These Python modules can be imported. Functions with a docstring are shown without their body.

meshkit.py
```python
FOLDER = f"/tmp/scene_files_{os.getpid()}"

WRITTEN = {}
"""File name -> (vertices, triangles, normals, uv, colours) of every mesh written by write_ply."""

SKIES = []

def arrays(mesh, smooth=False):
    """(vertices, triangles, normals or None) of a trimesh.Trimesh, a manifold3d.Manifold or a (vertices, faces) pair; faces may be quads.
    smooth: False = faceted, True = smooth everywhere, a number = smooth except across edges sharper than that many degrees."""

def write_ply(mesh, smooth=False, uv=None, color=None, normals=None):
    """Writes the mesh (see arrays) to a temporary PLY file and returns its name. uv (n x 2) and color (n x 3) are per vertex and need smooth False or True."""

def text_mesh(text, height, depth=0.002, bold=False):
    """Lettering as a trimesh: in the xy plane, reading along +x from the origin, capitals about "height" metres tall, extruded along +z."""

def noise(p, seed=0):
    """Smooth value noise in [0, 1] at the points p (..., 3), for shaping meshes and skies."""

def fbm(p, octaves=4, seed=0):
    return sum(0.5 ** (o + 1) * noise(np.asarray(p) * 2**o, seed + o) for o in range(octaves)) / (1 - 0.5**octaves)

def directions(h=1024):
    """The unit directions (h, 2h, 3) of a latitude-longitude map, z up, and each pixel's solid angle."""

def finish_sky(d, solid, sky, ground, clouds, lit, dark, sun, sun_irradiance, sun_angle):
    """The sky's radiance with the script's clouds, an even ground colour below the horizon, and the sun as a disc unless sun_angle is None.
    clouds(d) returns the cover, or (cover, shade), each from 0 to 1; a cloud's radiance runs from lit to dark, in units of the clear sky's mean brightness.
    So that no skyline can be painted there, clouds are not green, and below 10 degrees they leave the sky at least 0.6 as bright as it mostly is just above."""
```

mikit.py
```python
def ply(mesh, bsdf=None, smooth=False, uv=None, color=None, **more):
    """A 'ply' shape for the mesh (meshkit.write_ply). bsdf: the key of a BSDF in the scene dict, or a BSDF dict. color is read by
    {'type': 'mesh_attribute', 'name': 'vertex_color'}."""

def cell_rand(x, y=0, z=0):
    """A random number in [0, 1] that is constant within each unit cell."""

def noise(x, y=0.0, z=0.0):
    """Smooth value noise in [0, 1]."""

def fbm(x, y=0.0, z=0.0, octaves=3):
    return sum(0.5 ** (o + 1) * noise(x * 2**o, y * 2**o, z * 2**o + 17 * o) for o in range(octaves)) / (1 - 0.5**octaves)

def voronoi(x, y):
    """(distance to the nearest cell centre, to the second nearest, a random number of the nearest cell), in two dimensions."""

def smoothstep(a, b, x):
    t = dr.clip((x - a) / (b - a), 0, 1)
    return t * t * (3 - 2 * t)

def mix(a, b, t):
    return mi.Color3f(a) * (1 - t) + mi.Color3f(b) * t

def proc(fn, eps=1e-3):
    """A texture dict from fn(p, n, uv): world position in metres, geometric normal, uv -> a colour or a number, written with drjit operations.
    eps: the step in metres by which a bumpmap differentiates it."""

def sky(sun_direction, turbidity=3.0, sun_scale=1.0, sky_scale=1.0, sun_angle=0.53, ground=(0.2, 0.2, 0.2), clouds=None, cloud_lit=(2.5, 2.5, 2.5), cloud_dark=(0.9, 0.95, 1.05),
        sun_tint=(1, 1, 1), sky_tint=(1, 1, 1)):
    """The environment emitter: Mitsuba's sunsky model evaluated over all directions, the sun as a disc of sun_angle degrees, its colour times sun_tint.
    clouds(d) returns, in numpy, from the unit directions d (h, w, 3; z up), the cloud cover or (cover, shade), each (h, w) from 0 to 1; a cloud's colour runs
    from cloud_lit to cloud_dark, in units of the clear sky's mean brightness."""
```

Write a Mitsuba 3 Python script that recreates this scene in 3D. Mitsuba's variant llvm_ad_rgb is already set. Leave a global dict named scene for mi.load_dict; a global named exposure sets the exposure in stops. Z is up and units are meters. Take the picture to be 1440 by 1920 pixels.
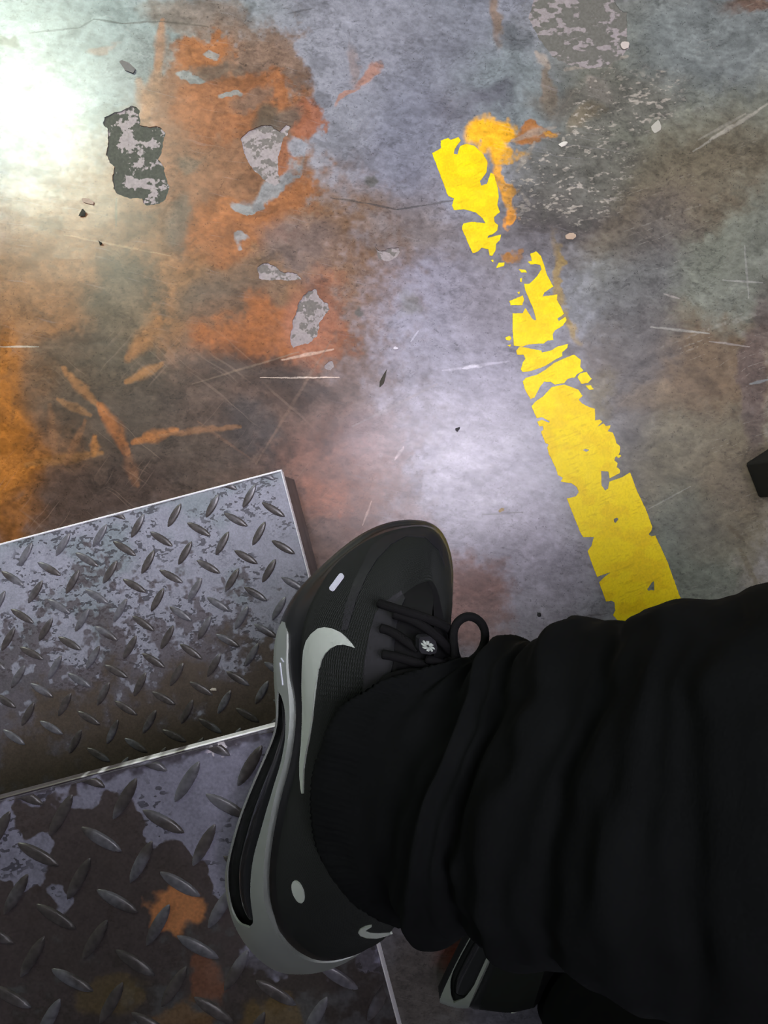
import math, random
import numpy as np
import trimesh, shapely, manifold3d
from shapely.geometry import Polygon, Point
from scipy.interpolate import CubicSpline, PchipInterpolator
from scipy.spatial import Delaunay
import drjit as dr
import mitsuba as mi
import mikit, meshkit
from mikit import noise, fbm, smoothstep, mix, cell_rand

random.seed(7)
rng = np.random.default_rng(11)
T = mi.ScalarTransform4f
scene, labels = {}, {}
exposure = 1.2

# ------------------------------------------------------------------ camera
H, FOC = 0.88, 1100.0                      # eye height in metres, focal length in pixels of a 1440 wide frame
scene['camera'] = {'type': 'perspective', 'fov': math.degrees(2 * math.atan(720 / FOC)), 'fov_axis': 'x',
                   'near_clip': 0.01, 'far_clip': 100.0,
                   'to_world': T().look_at(origin=[0, 0, H], target=[0, 0, 0], up=[0, 1, 0])}

# ------------------------------------------------------------------ light
scene['ambient'] = {'type': 'constant', 'radiance': {'type': 'rgb', 'value': [0.016, 0.017, 0.019]}}
LAMPS = [  # name, centre, half sizes, radiance, label
    ('work_lamp', (-1.14, 1.27, 1.1), (0.14, 0.30), (19.5, 21.4, 17.2), 'low hanging cool white panel lamp mirrored as the glare at the left of the floor'),
    ('ceiling_lamp', (0.46, 0.05, 2.7), (0.52, 0.52), (9.5, 9.0, 10.3), 'square ceiling panel lamp above and behind the person'),
]

# ------------------------------------------------------------------ helpers
def srgb(r, g, b, k=1.0):
    c = np.array([r, g, b], float) / 255
    c = np.where(c <= 0.04045, c / 12.92, ((c + 0.055) / 1.055) ** 2.4) * k
    return [float(x) for x in c]

def at(px, py, z):
    """The point at height z (metres) that the photograph shows at (px, py)."""
    z = np.asarray(z, float)
    return np.stack(np.broadcast_arrays((np.asarray(px, float) - 720) / FOC * (H - z), (960 - np.asarray(py, float)) / FOC * (H - z), z), -1)

def fl(pts, ox=0, oy=0, s=1.0):
    """Points read from a view of the photograph (offset, zoom) on the floor, in metres."""
    p = np.asarray(pts, float) / s + [ox, oy]
    return at(p[:, 0], p[:, 1], 0.0)[:, :2]

NUM = {}
def numbered(name):
    n = NUM.get(name, -1) + 1
    NUM[name] = n
    return name if n == 0 else f'{name}_{n:03d}'

def add(key, mesh, bsdf, smooth=False, label=None, cat=None, group=None, kind=None, **kw):
    key = numbered(key)
    scene[key] = mikit.ply(mesh, bsdf, smooth=smooth, **kw)
    note(key, label, cat, group, kind)
    return key

def note(key, label=None, cat=None, group=None, kind=None):
    d = {k: v for k, v in (('label', label), ('category', cat), ('group', group), ('kind', kind)) if v}
    if d: labels[key] = d

def two(d): return {'type': 'twosided', 'bsdf': d}
def rgb(c): return {'type': 'rgb', 'value': [float(x) for x in c]}
def pr(color, rough=0.5, metal=0.0, spec=0.5, **kw):
    return {'type': 'principled', 'base_color': color if isinstance(color, dict) else rgb(color),
            'roughness': rough if isinstance(rough, dict) else float(rough), 'metallic': float(metal), 'specular': float(spec), **kw}
def bump(tex, scale, inner): return {'type': 'bumpmap', 'arbitrary': tex, 'scale': float(scale), 'bsdf': inner}

def grid_faces(nr, nc, wrap):
    f = []
    cc = nc if wrap else nc - 1
    i, j = np.meshgrid(np.arange(nr - 1), np.arange(cc), indexing='ij')
    j2 = (j + 1) % nc
    a, b, c, d = i * nc + j, i * nc + j2, (i + 1) * nc + j2, (i + 1) * nc + j
    return np.vstack([np.stack([a, b, c], -1).reshape(-1, 3), np.stack([a, c, d], -1).reshape(-1, 3)])

def tube(path, rad, sides=10, n=60):
    p = np.asarray(path, float)
    t = np.r_[0, np.cumsum(np.linalg.norm(np.diff(p, axis=0), axis=1))]
    if len(p) > 2: p = CubicSpline(t, p)(np.linspace(0, t[-1], n))
    n = len(p)
    r = np.broadcast_to(np.interp(np.linspace(0, 1, n), np.linspace(0, 1, len(np.atleast_1d(rad))), np.atleast_1d(rad)), (n,))
    tg = np.gradient(p, axis=0); tg /= np.linalg.norm(tg, axis=1, keepdims=True)
    a = np.cross(tg, [0.13, 0.21, 0.97]); a /= np.linalg.norm(a, axis=1, keepdims=True)
    b = np.cross(tg, a)
    th = np.arange(sides) * 2 * np.pi / sides
    v = p[:, None] + r[:, None, None] * (np.cos(th)[None, :, None] * a[:, None] + np.sin(th)[None, :, None] * b[:, None])
    f = grid_faces(n, sides, True)
    v = np.vstack([v.reshape(-1, 3), p[:1], p[-1:]])
    k = np.arange(sides); k2 = (k + 1) % sides
    f = np.vstack([f, np.stack([k2, k, k * 0 + n * sides], 1), np.stack([k + (n - 1) * sides, k2 + (n - 1) * sides, k * 0 + n * sides + 1], 1)])
    m = trimesh.Trimesh(v, f, process=False); m.fix_normals()
    return m

def fill(poly, step):
    """A fine triangulation (points, triangles) of a polygon, in its plane."""
    poly = shapely.segmentize(poly, step)
    pts = list(np.asarray(poly.exterior.coords)[:-1])
    for h in poly.interiors: pts += list(np.asarray(h.coords)[:-1])
    x0, y0, x1, y1 = poly.bounds
    xs, ys = np.arange(x0, x1, step), np.arange(y0, y1, step * 0.866)
    g = np.array([(x + (step / 2 if k % 2 else 0), y) for k, y in enumerate(ys) for x in xs]).reshape(-1, 2)
    inner = poly.buffer(-step * 0.45)
    if len(g) and not inner.is_empty:
        g = g[shapely.contains_xy(inner, g[:, 0], g[:, 1])]
        pts = np.vstack([pts, g]) if len(g) else np.array(pts)
    pts = np.array(pts)
    tri = Delaunay(pts).simplices
    c = pts[tri].mean(1)
    tri = tri[shapely.contains_xy(poly, c[:, 0], c[:, 1])]
    q = pts[tri]
    area = (q[:, 1, 0] - q[:, 0, 0]) * (q[:, 2, 1] - q[:, 0, 1]) - (q[:, 1, 1] - q[:, 0, 1]) * (q[:, 2, 0] - q[:, 0, 0])
    tri = np.where((area < 0)[:, None], tri[:, ::-1], tri)
    return pts, tri[np.abs(area) > 1e-12]

def border(tri):
    e = np.vstack([tri[:, [0, 1]], tri[:, [1, 2]], tri[:, [2, 0]]])
    s = {(a, b) for a, b in e.tolist()}
    return np.array([(a, b) for a, b in s if (b, a) not in s])

def thicken(top, tri, nrm, thick):
    """A sheet given by its upper surface, closed downwards along the normals."""
    n = len(top)
    e = border(tri)
    f = np.vstack([tri, tri[:, ::-1] + n, np.stack([e[:, 1], e[:, 0], e[:, 0] + n], 1), np.stack([e[:, 1], e[:, 0] + n, e[:, 1] + n], 1)])
    return trimesh.Trimesh(np.vstack([top, top - nrm * thick]), f, process=False)

def rough_edge(pts, amp, seed, step):
    """The outline with small irregular bites, as a torn or chipped edge has."""
    p = shapely.segmentize(Polygon(pts).buffer(0), step)
    if p.geom_type != 'Polygon': p = max(p.geoms, key=lambda g: g.area)
    c = np.asarray(p.exterior.coords)[:-1]
    q = np.c_[c / (step * 2.2), np.full(len(c), seed * 3.7)]
    d = np.stack([meshkit.fbm(q, 3, seed) - 0.5, meshkit.fbm(q + 31.7, 3, seed + 9) - 0.5], 1)
    r = Polygon(c + d * amp * 2).buffer(0)
    return r if r.geom_type == 'Polygon' else max(r.geoms, key=lambda g: g.area)

# ------------------------------------------------------------------ the lamps
scene['lamp_steel'] = two(pr(srgb(150, 150, 150), 0.5))
for nm, c, hs, rad, lab in LAMPS:
    c = np.array(c, float)
    m = T().translate(c.tolist()).rotate([1, 0, 0], 180).scale([hs[0], hs[1], 1])
    scene[nm + '__diffuser'] = {'type': 'rectangle', 'to_world': m, 'bsdf': {'type': 'ref', 'id': 'lamp_steel'}, 'emitter': {'type': 'area', 'radiance': rgb(rad)}}
    box = trimesh.creation.box([2 * hs[0] + 0.05, 2 * hs[1] + 0.05, 0.06]); box.apply_translation(c + [0, 0, 0.034])
    scene[nm + '__housing'] = mikit.ply(box, 'lamp_steel')
    note(nm, lab, 'lamp')

_c = LAMPS[0][1]
scene['work_lamp__stand'] = mikit.ply(trimesh.util.concatenate([tube([(_c[0] - .12, _c[1] + .1, 0.012), (_c[0] - .12, _c[1] + .1, _c[2] + .05)], .014, 12), trimesh.creation.cylinder(.16, .012, transform=trimesh.transformations.translation_matrix([_c[0] - .12, _c[1] + .1, .007]))]), 'lamp_steel')

# ------------------------------------------------------------------ floor
def lin(*c): return mi.Color3f(*srgb(*c))
def blob(u, v, e, cx, cy, rx, ry, ang=0, soft=0.35):
    a = math.radians(ang); ca, sa = math.cos(a), math.sin(a)
    x, y = u - cx, v - cy
    d = dr.sqrt(dr.square((x * ca + y * sa) / rx) + dr.square((y * ca - x * sa) / ry)) + e
    return 1 - smoothstep(1 - soft, 1 + soft, d)
def line(u, v, x0, y0, x1, y1, w, soft=0.6):
    dx, dy = x1 - x0, y1 - y0; L2 = dx * dx + dy * dy
    t = dr.clip(((u - x0) * dx + (v - y0) * dy) / L2, 0, 1)
    d = dr.sqrt(dr.square(u - x0 - t * dx) + dr.square(v - y0 - t * dy)) / (w * (1.05 - 0.6 * dr.abs(2 * t - 1)))
    return 1 - smoothstep(1 - soft, 1 + soft, d)
def streak(u, v, ang, length, width, seed):
    a = math.radians(ang); ca, sa = math.cos(a), math.sin(a)
    return noise((u * ca + v * sa) / length, (v * ca - u * sa) / width, seed)

# stains of the floor, with some painted shade and sheen, in floor units (1250 to the metre): cx, cy, rx, ry, turn, colour, strength, softness, raggedness
STAINS_AND_LIGHT = [
    # the cool grey paint and its tints, the lavender with lamp sheen painted in
    (110, 90, 330, 210, 0, (140, 154, 152), .9, .5, .5), (300, 150, 90, 90, 0, (132, 136, 134), .6, .5, .8),
    (840, 120, 200, 320, 0, (128, 131, 140), .8, .5, .4), (660, 60, 130, 130, 0, (146, 146, 156), .7, .6, .5),
    (820, 780, 200, 420, -12, (152, 147, 160), .95, .6, .5), (790, 640, 150, 120, 0, (148, 147, 160), .6, .6, .6), (930, 1080, 180, 170, 0, (166, 160, 173), .85, .6, .5),
    (1300, 240, 300, 330, 0, (118, 120, 104), .95, .4, .4), (1330, 560, 210, 190, 0, (114, 118, 104), .9, .5, .5), (1330, 900, 210, 260, 0, (116, 110, 88), .95, .5, .5),
    (960, 170, 90, 100, 0, (126, 136, 136), .7, .5, .6), (1330, 70, 170, 110, 0, (126, 134, 134), .7, .5, .6), (1290, 1050, 90, 120, 0, (122, 130, 116), .8, .5, .6),
    # brown grime
    (1310, 690, 200, 85, 5, (112, 94, 72), .9, .6, .9), (1300, 330, 190, 80, -20, (108, 98, 78), .8, .6, .9), (1200, 420, 140, 60, -15, (112, 100, 82), .75, .6, .9),
    (1390, 900, 80, 90, 0, (104, 92, 72), .6, .6, 1.), (1330, 1000, 70, 40, 20, (98, 88, 68), .5, .6, 1.), (1200, 560, 70, 160, 15, (104, 104, 104), .7, .7, .6), (1200, 720, 50, 150, 12, (100, 98, 96), .7, .7, .6),
    (750, 420, 120, 60, 10, (122, 110, 102), .75, .6, .9), (960, 460, 110, 50, 10, (112, 106, 106), .6, .6, .9), (930, 560, 80, 90, 0, (116, 110, 112), .5, .7, .8),
    (1040, 405, 95, 48, 5, (82, 76, 74), .9, .45, .6), (930, 180, 35, 25, 0, (96, 98, 104), .8, .5, .7), (985, 65, 30, 28, 0, (98, 102, 104), .8, .5, .7), (870, 200, 70, 40, 0, (108, 106, 116), .6, .6, .8), (760, 250, 60, 130, 10, (120, 122, 136), .6, .7, .7),
    # the bare ochre and orange layer at the left
    (330, 540, 370, 290, 0, (132, 98, 66), .95, .3, .45), (60, 700, 220, 330, 0, (126, 88, 56), .95, .4, .4), (430, 820, 320, 200, -10, (112, 90, 78), .95, .4, .4), (560, 950, 200, 190, 30, (122, 94, 82), .9, .5, .5),
    (430, 270, 165, 225, -5, (138, 98, 70), .95, .16, .55), (500, 130, 60, 80, -20, (128, 106, 92), .9, .25, .7), (380, 30, 110, 40, 10, (126, 108, 96), .8, .4, .8),
    (370, 100, 62, 36, -8, (155, 100, 61), .95, .14, .75), (430, 195, 120, 62, -6, (155, 101, 65), .95, .16, .75), (572, 225, 40, 45, 10, (153, 96, 69), .9, .16, .7), (536, 295, 36, 48, 0, (149, 96, 67), .9, .18, .7),
    (400, 130, 46, 16, -15, (112, 98, 86), .8, .3, .9), (470, 190, 40, 16, -40, (118, 100, 88), .7, .4, .9),
    (470, 395, 130, 34, -18, (154, 100, 61), .9, .22, .8), (440, 450, 120, 48, -12, (151, 96, 57), .85, .3, .8), (260, 520, 110, 75, 0, (151, 110, 72), .8, .5, .8), (70, 560, 120, 90, 0, (147, 107, 72), .8, .5, .8),
    (500, 620, 150, 60, 6, (157, 96, 53), .95, .22, .6), (590, 600, 50, 90, 10, (160, 104, 78), .8, .3, .7), (280, 600, 60, 50, 0, (155, 109, 66), .6, .5, .8),
    (15, 830, 60, 210, -3, (164, 103, 40), .95, .3, .3), (150, 840, 60, 60, 0, (150, 106, 66), .6, .5, .9), (620, 880, 120, 90, 10, (132, 90, 72), .85, .5, .8), (600, 930, 45, 35, 0, (172, 108, 78), .6, .5, .9), (700, 820, 70, 60, 0, (144, 122, 124), .6, .6, .9),
    (880, 1140, 70, 90, -30, (156, 112, 98), .8, .4, .8), (760, 1000, 60, 60, 0, (150, 120, 114), .5, .6, .9),
    # dark scuffs over it, and the shadow along the lower tread painted in
    (220, 590, 70, 130, 8, (96, 92, 78), .75, .5, .8), (130, 650, 60, 40, 0, (98, 88, 76), .7, .5, .9), (400, 570, 90, 40, 0, (96, 84, 70), .75, .5, .9), (450, 540, 110, 40, -10, (104, 86, 72), .6, .5, .9), (340, 410, 26, 50, 20, (112, 102, 88), .7, .5, .9), (340, 300, 24, 20, 0, (118, 108, 92), .6, .5, .9),
    (220, 740, 160, 90, 10, (92, 82, 68), .8, .5, .8), (300, 830, 210, 110, 8, (82, 72, 62), .85, .5, .7), (500, 700, 130, 36, 12, (78, 68, 62), .75, .5, .9), (440, 760, 130, 70, 10, (96, 80, 70), .7, .5, .9), (470, 800, 40, 50, 0, (78, 76, 76), .6, .5, .9), (180, 930, 160, 60, -12, (72, 58, 50), .85, .5, .6), (560, 470, 60, 50, 0, (112, 100, 98), .7, .4, .9), (540, 1000, 30, 130, -14, (96, 80, 74), .6, .5, .5),
    # blue-grey islands of paint left on the orange
    (520, 350, 60, 22, -30, (140, 144, 146), .9, .2, .9), (470, 388, 14, 14, 0, (146, 150, 150), .9, .2, .8), (470, 460, 16, 10, 0, (148, 152, 154), .8, .25, .8), (355, 148, 20, 10, 0, (140, 146, 144), .9, .25, .8), (430, 184, 20, 7, 0, (146, 148, 144), .9, .25, .8), (570, 290, 26, 20, 0, (144, 148, 156), .9, .25, .8), (400, 95, 16, 8, 20, (142, 146, 144), .8, .25, .8),
    (690, 140, 32, 16, -50, (166, 122, 104), .85, .3, .8), (660, 180, 22, 8, -30, (166, 122, 104), .8, .3, .8), (660, 110, 10, 40, 0, (140, 122, 116), .6, .4, .8), (205, 94, 26, 8, -8, (158, 132, 116), .7, .4, .8),
    (677, 566, 9, 12, -20, (84, 86, 80), .8, .4, .5), (765, 570, 14, 20, 0, (124, 124, 120), .6, .5, .6), (690, 338, 12, 16, 25, (96, 96, 92), .85, .35, .5), (500, 225, 24, 30, 0, (96, 90, 78), .8, .4, .6), (540, 235, 22, 40, 0, (104, 96, 86), .8, .4, .6), (10, 85, 40, 12, 12, (92, 92, 84), .85, .4, .8),
    (945, 20, 14, 60, 3, (134, 112, 92), .8, .5, .6), (1030, 155, 9, 40, 0, (128, 110, 88), .7, .5, .6), (1070, 185, 70, 24, 0, (104, 98, 86), .7, .5, .7), (1420, 8, 60, 12, 0, (112, 84, 66), .8, .5, .8), (1240, 745, 60, 20, 0, (136, 120, 96), .5, .6, .9),
    (790, 1850, 110, 120, 0, (88, 80, 74), .85, .5, .5), (895, 1812, 60, 40, 10, (150, 62, 40), .85, .5, .6), (1425, 700, 26, 170, 4, (92, 80, 76), .7, .25, .2),  # the last one is a shadow strip at the right edge, painted in
    (1130, 740, 26, 40, 0, (118, 106, 52), .45, .6, .9),
    # old amber glue round the tape
    (920, 250, 50, 24, -10, (255, 186, 0), .92, .25, .8), (948, 278, 26, 22, 0, (252, 182, 6), .92, .25, .9), (1000, 240, 34, 13, -8, (170, 108, 44), .9, .25, .6), (1024, 240, 10, 8, 0, (230, 160, 30), .8, .3, .6), (944, 340, 15, 44, -12, (248, 172, 24), .9, .25, .9), (952, 398, 10, 15, -12, (244, 160, 30), .9, .3, .7), (905, 300, 14, 14, 0, (206, 140, 40), .7, .4, .8), (1050, 535, 8, 80, -18, (172, 140, 50), .6, .5, .7), (1090, 215, 26, 12, -40, (176, 140, 60), .55, .5, .9), (972, 478, 12, 9, 0, (190, 128, 40), .8, .4, .8), (1075, 612, 9, 30, -18, (170, 140, 50), .5, .5, .8),
]
BANDS = [  # drawn streaks: x0, y0, x1, y1, half width, colour, strength
    (306, 40, 292, 130, 11, (160, 116, 84), .8), (296, 120, 268, 235, 15, (160, 120, 88), .8), (258, 150, 276, 240, 14, (164, 122, 88), .6),
    (118, 690, 195, 770, 9, (156, 112, 72), .75), (190, 760, 240, 850, 13, (157, 100, 57), .85), (236, 840, 256, 910, 12, (138, 98, 70), .6), (250, 828, 330, 806, 11, (176, 116, 66), .8), (300, 815, 450, 800, 6, (150, 110, 78), .7),
    (238, 716, 302, 682, 10, (164, 118, 72), .75), (110, 750, 170, 780, 8, (152, 112, 74), .6), (178, 820, 176, 852, 10, (176, 118, 62), .7), (50, 872, 190, 850, 10, (150, 106, 60), .6), (240, 670, 300, 600, 18, (168, 116, 68), .6), (95, 760, 100, 860, 9, (144, 104, 72), .5), (120, 870, 160, 790, 8, (150, 106, 72), .5),
    (1000, 265, 970, 320, 6, (170, 160, 146), .7), (960, 262, 1040, 235, 6, (168, 158, 144), .6), (1005, 100, 1030, 125, 9, (172, 158, 142), .7), (1060, 130, 1175, 105, 6, (166, 156, 142), .6), (1105, 150, 1135, 185, 20, (164, 152, 140), .7), (975, 360, 990, 385, 4, (164, 156, 144), .6),
    (488, 708, 636, 708, 1.5, (226, 206, 190), .9), (528, 675, 625, 655, 3, (206, 176, 156), .75), (0, 650, 72, 650, 2, (190, 180, 164), .7), (830, 695, 955, 677, 3, (186, 182, 194), .8), (870, 690, 900, 686, 4, (220, 216, 226), .9),
    (740, 862, 757, 838, 3, (204, 186, 186), .8), (1300, 282, 1440, 195, 3.5, (166, 162, 148), .7), (1310, 262, 1400, 212, 3, (150, 146, 132), .6), (1220, 613, 1330, 625, 2.5, (158, 156, 146), .8), (1330, 640, 1405, 650, 2, (160, 152, 144), .7), (1355, 525, 1430, 530, 2, (160, 160, 152), .7), (1245, 551, 1275, 560, 2, (160, 154, 146), .7), (1396, 460, 1404, 560, 2, (150, 150, 142), .6), (1295, 912, 1215, 955, 1.6, (152, 152, 140), .7), (1406, 720, 1440, 712, 3, (140, 146, 144), .8),
    (1050, 90, 1098, 108, 1.2, (176, 170, 156), .9), (680, 985, 696, 940, 2, (206, 172, 156), .8), (660, 800, 820, 720, 3, (150, 140, 140), .4), (770, 640, 785, 620, 2, (190, 188, 200), .8), (480, 870, 620, 640, 3, (136, 112, 96), .5), (360, 720, 560, 660, 2, (150, 130, 110), .5), (370, 790, 470, 860, 3, (130, 100, 80), .5), (120, 440, 320, 480, 2, (180, 150, 116), .4),
    (55, 62, 150, 52, 2, (92, 100, 100), .7), (150, 52, 175, 36, 2, (92, 100, 100), .7), (175, 36, 230, 44, 2, (88, 96, 94), .8), (230, 44, 300, 40, 2, (96, 96, 92), .7), (300, 40, 390, 50, 2, (96, 88, 80), .7), (540, 25, 590, 15, 2, (100, 98, 104), .6),
    (620, 371, 690, 381, 2, (88, 80, 74), .8), (690, 381, 745, 393, 2.2, (84, 78, 76), .8), (745, 393, 800, 384, 2, (84, 82, 84), .8), (800, 384, 850, 376, 2, (88, 86, 88), .7), (218, 372, 218, 425, 2.5, (96, 92, 76), .7), (905, 965, 980, 960, 2, (104, 100, 104), .7), (1075, 1158, 1140, 1150, 2, (104, 98, 102), .7), (1390, 1030, 1420, 1100, 6, (92, 84, 62), .6), (1365, 985, 1395, 1010, 6, (90, 80, 58), .6),
]
def floor_color(p, n, uv):
    u, v = 720 + p.x * 1250, 960 - p.y * 1250
    A, B = fbm(u / 95, v / 95, 0.5, 3) - 0.5, fbm(u / 95 + 41, v / 95 + 7, 3.5, 3) - 0.5
    C, D = fbm(u / 17, v / 17, 1.5, 3) - 0.5, fbm(u / 17 + 23, v / 17 + 57, 2.5, 3) - 0.5
    g = fbm(u / 2.6, v / 2.6, 0.7, 2) - 0.5
    us, vs = u + A * 90 + C * 22, v + B * 90 + D * 22
    e = C * 0.9 + A * 0.3
    col = mi.Color3f(lin(138, 139, 146))
    for cx, cy, rx, ry, ang, c, k, soft, rag in STAINS_AND_LIGHT:
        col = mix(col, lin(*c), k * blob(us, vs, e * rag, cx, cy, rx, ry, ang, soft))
    ub, vb = u + D * 10 + A * 12, v + C * 10 + B * 12
    fade = dr.clip(1.2 + C * 2.2, 0, 1)
    for x0, y0, x1, y1, w, c, k in BANDS:
        wob = (ub, vb) if w > 3 else (u + D * 3, v + C * 3)
        col = mix(col, lin(*c), k * fade * line(*wob, x0, y0, x1, y1, w))
    # rough bare concrete right of the tape's head
    rough = dr.maximum(blob(us, vs, e * .8, 1060, 330, 105, 90, -10, .4), dr.maximum(blob(us, vs, e * .8, 1105, 210, 40, 90, 20, .4), blob(us, vs, e, 1190, 190, 80, 50, 0, .5)))
    gm = 0.6 * fbm((u * .98 - v * .2) / 15, (v * .98 + u * .2) / 7, 5.0, 4) + 0.4 * fbm(u / 6, v / 3.2, 15.0, 2)
    col = mix(col, lin(108, 107, 98), rough * 0.75)
    col = mix(col, lin(186, 178, 164), rough * smoothstep(0.55, 0.68, gm + 0.2 * A) * 0.75)
    # mottling, grime flecks, scratches
    mott = smoothstep(0.50, 0.68, fbm(us / 46, vs / 30, 33.0, 4))
    col = mix(col, col * 0.60, mott * (0.45 + 0.22 * smoothstep(760, 560, u)))
    lite = smoothstep(0.56, 0.70, fbm(us / 38 + 9, vs / 26, 43.0, 4))
    col = mix(col, col * 1.22, lite * 0.5)
    sc = fbm((u * .97 + v * .24) / 10, (v * .97 - u * .24) / 5.5, 51.0, 4) - 0.5
    col = col * (1 + 0.5 * A + 0.5 * C + 0.30 * g + 0.55 * sc)
    pit = smoothstep(0.80, 0.87, 0.7 * noise(u / 5, v / 4, 61.0) + 0.3 * noise(u / 1.8, v / 1.8, 62.0))
    col = mix(col, col * 0.5, pit * 0.7)
    fleck = smoothstep(0.62, 0.74, 0.6 * streak(us, vs, -8, 9, 4, 12.0) + 0.4 * streak(u, v, -8, 4, 2.2, 13.0)) * smoothstep(0.45, 0.62, fbm(u / 60, v / 60, 9.0, 2))
    col = mix(col, col * 0.62, fleck * 0.55)
    right = smoothstep(1080, 1230, u)
    left = smoothstep(700, 560, u) * smoothstep(560, 700, v)
    uw, vw = u + A * 26, v + B * 26
    s1 = smoothstep(0.74, 0.95, streak(uw, vw, -20, 110, 2.6, 20.0) * 0.75 + 0.25 * noise(u / 4, v / 4, 3.0)) * smoothstep(0.45, 0.65, fbm(u / 120, v / 90, 19.0, 2))
    s2 = smoothstep(0.80, 0.96, streak(uw, vw, -52, 120, 2.6, 21.0)) * smoothstep(0.45, 0.6, fbm(u / 110, v / 110, 29.0, 2))
    s3 = smoothstep(0.80, 0.96, streak(uw, vw, 40, 110, 2.8, 22.0)) * smoothstep(0.45, 0.6, fbm(u / 110, v / 110, 39.0, 2))
    sw = fbm((us * .94 - vs * .34) / 60, (vs * .94 + us * .34) / 8, 14.0, 3)
    col = col * (1 + 0.4 * (sw - 0.5) * (0.25 + 0.75 * right))
    col = mix(col, lin(168, 164, 152), s1 * (0.02 + 0.32 * right))
    col = mix(col, lin(166, 142, 124), (s2 + s3) * (0.05 + 0.14 * left))
    s4 = smoothstep(0.86, 0.98, streak(uw, vw, 12, 70, 2.0, 23.0))
    col = mix(col, lin(196, 190, 200), s4 * 0.10 * (1 - right) * (1 - left))
    lum = mi.luminance(col)
    return mix(mi.Color3f(lum, lum, lum), col, 1.0) * 0.92

def floor_rough(p, n, uv):
    u, v = 720 + p.x * 1250, 960 - p.y * 1250
    return dr.clip(0.215 + 0.13 * fbm(u / 130, v / 90, 4.0, 3) + 0.05 * noise(u / 30, v / 7, 9.0) + 0.04 * noise(u / 6, v / 6, 2.0), 0.18, 0.7)
def floor_relief(p, n, uv):
    u, v = 720 + p.x * 1250, 960 - p.y * 1250
    return fbm(u / 28, v / 22, 6.0, 3) + 0.18 * fbm(u / 5, v / 5, 7.0, 2)

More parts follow.
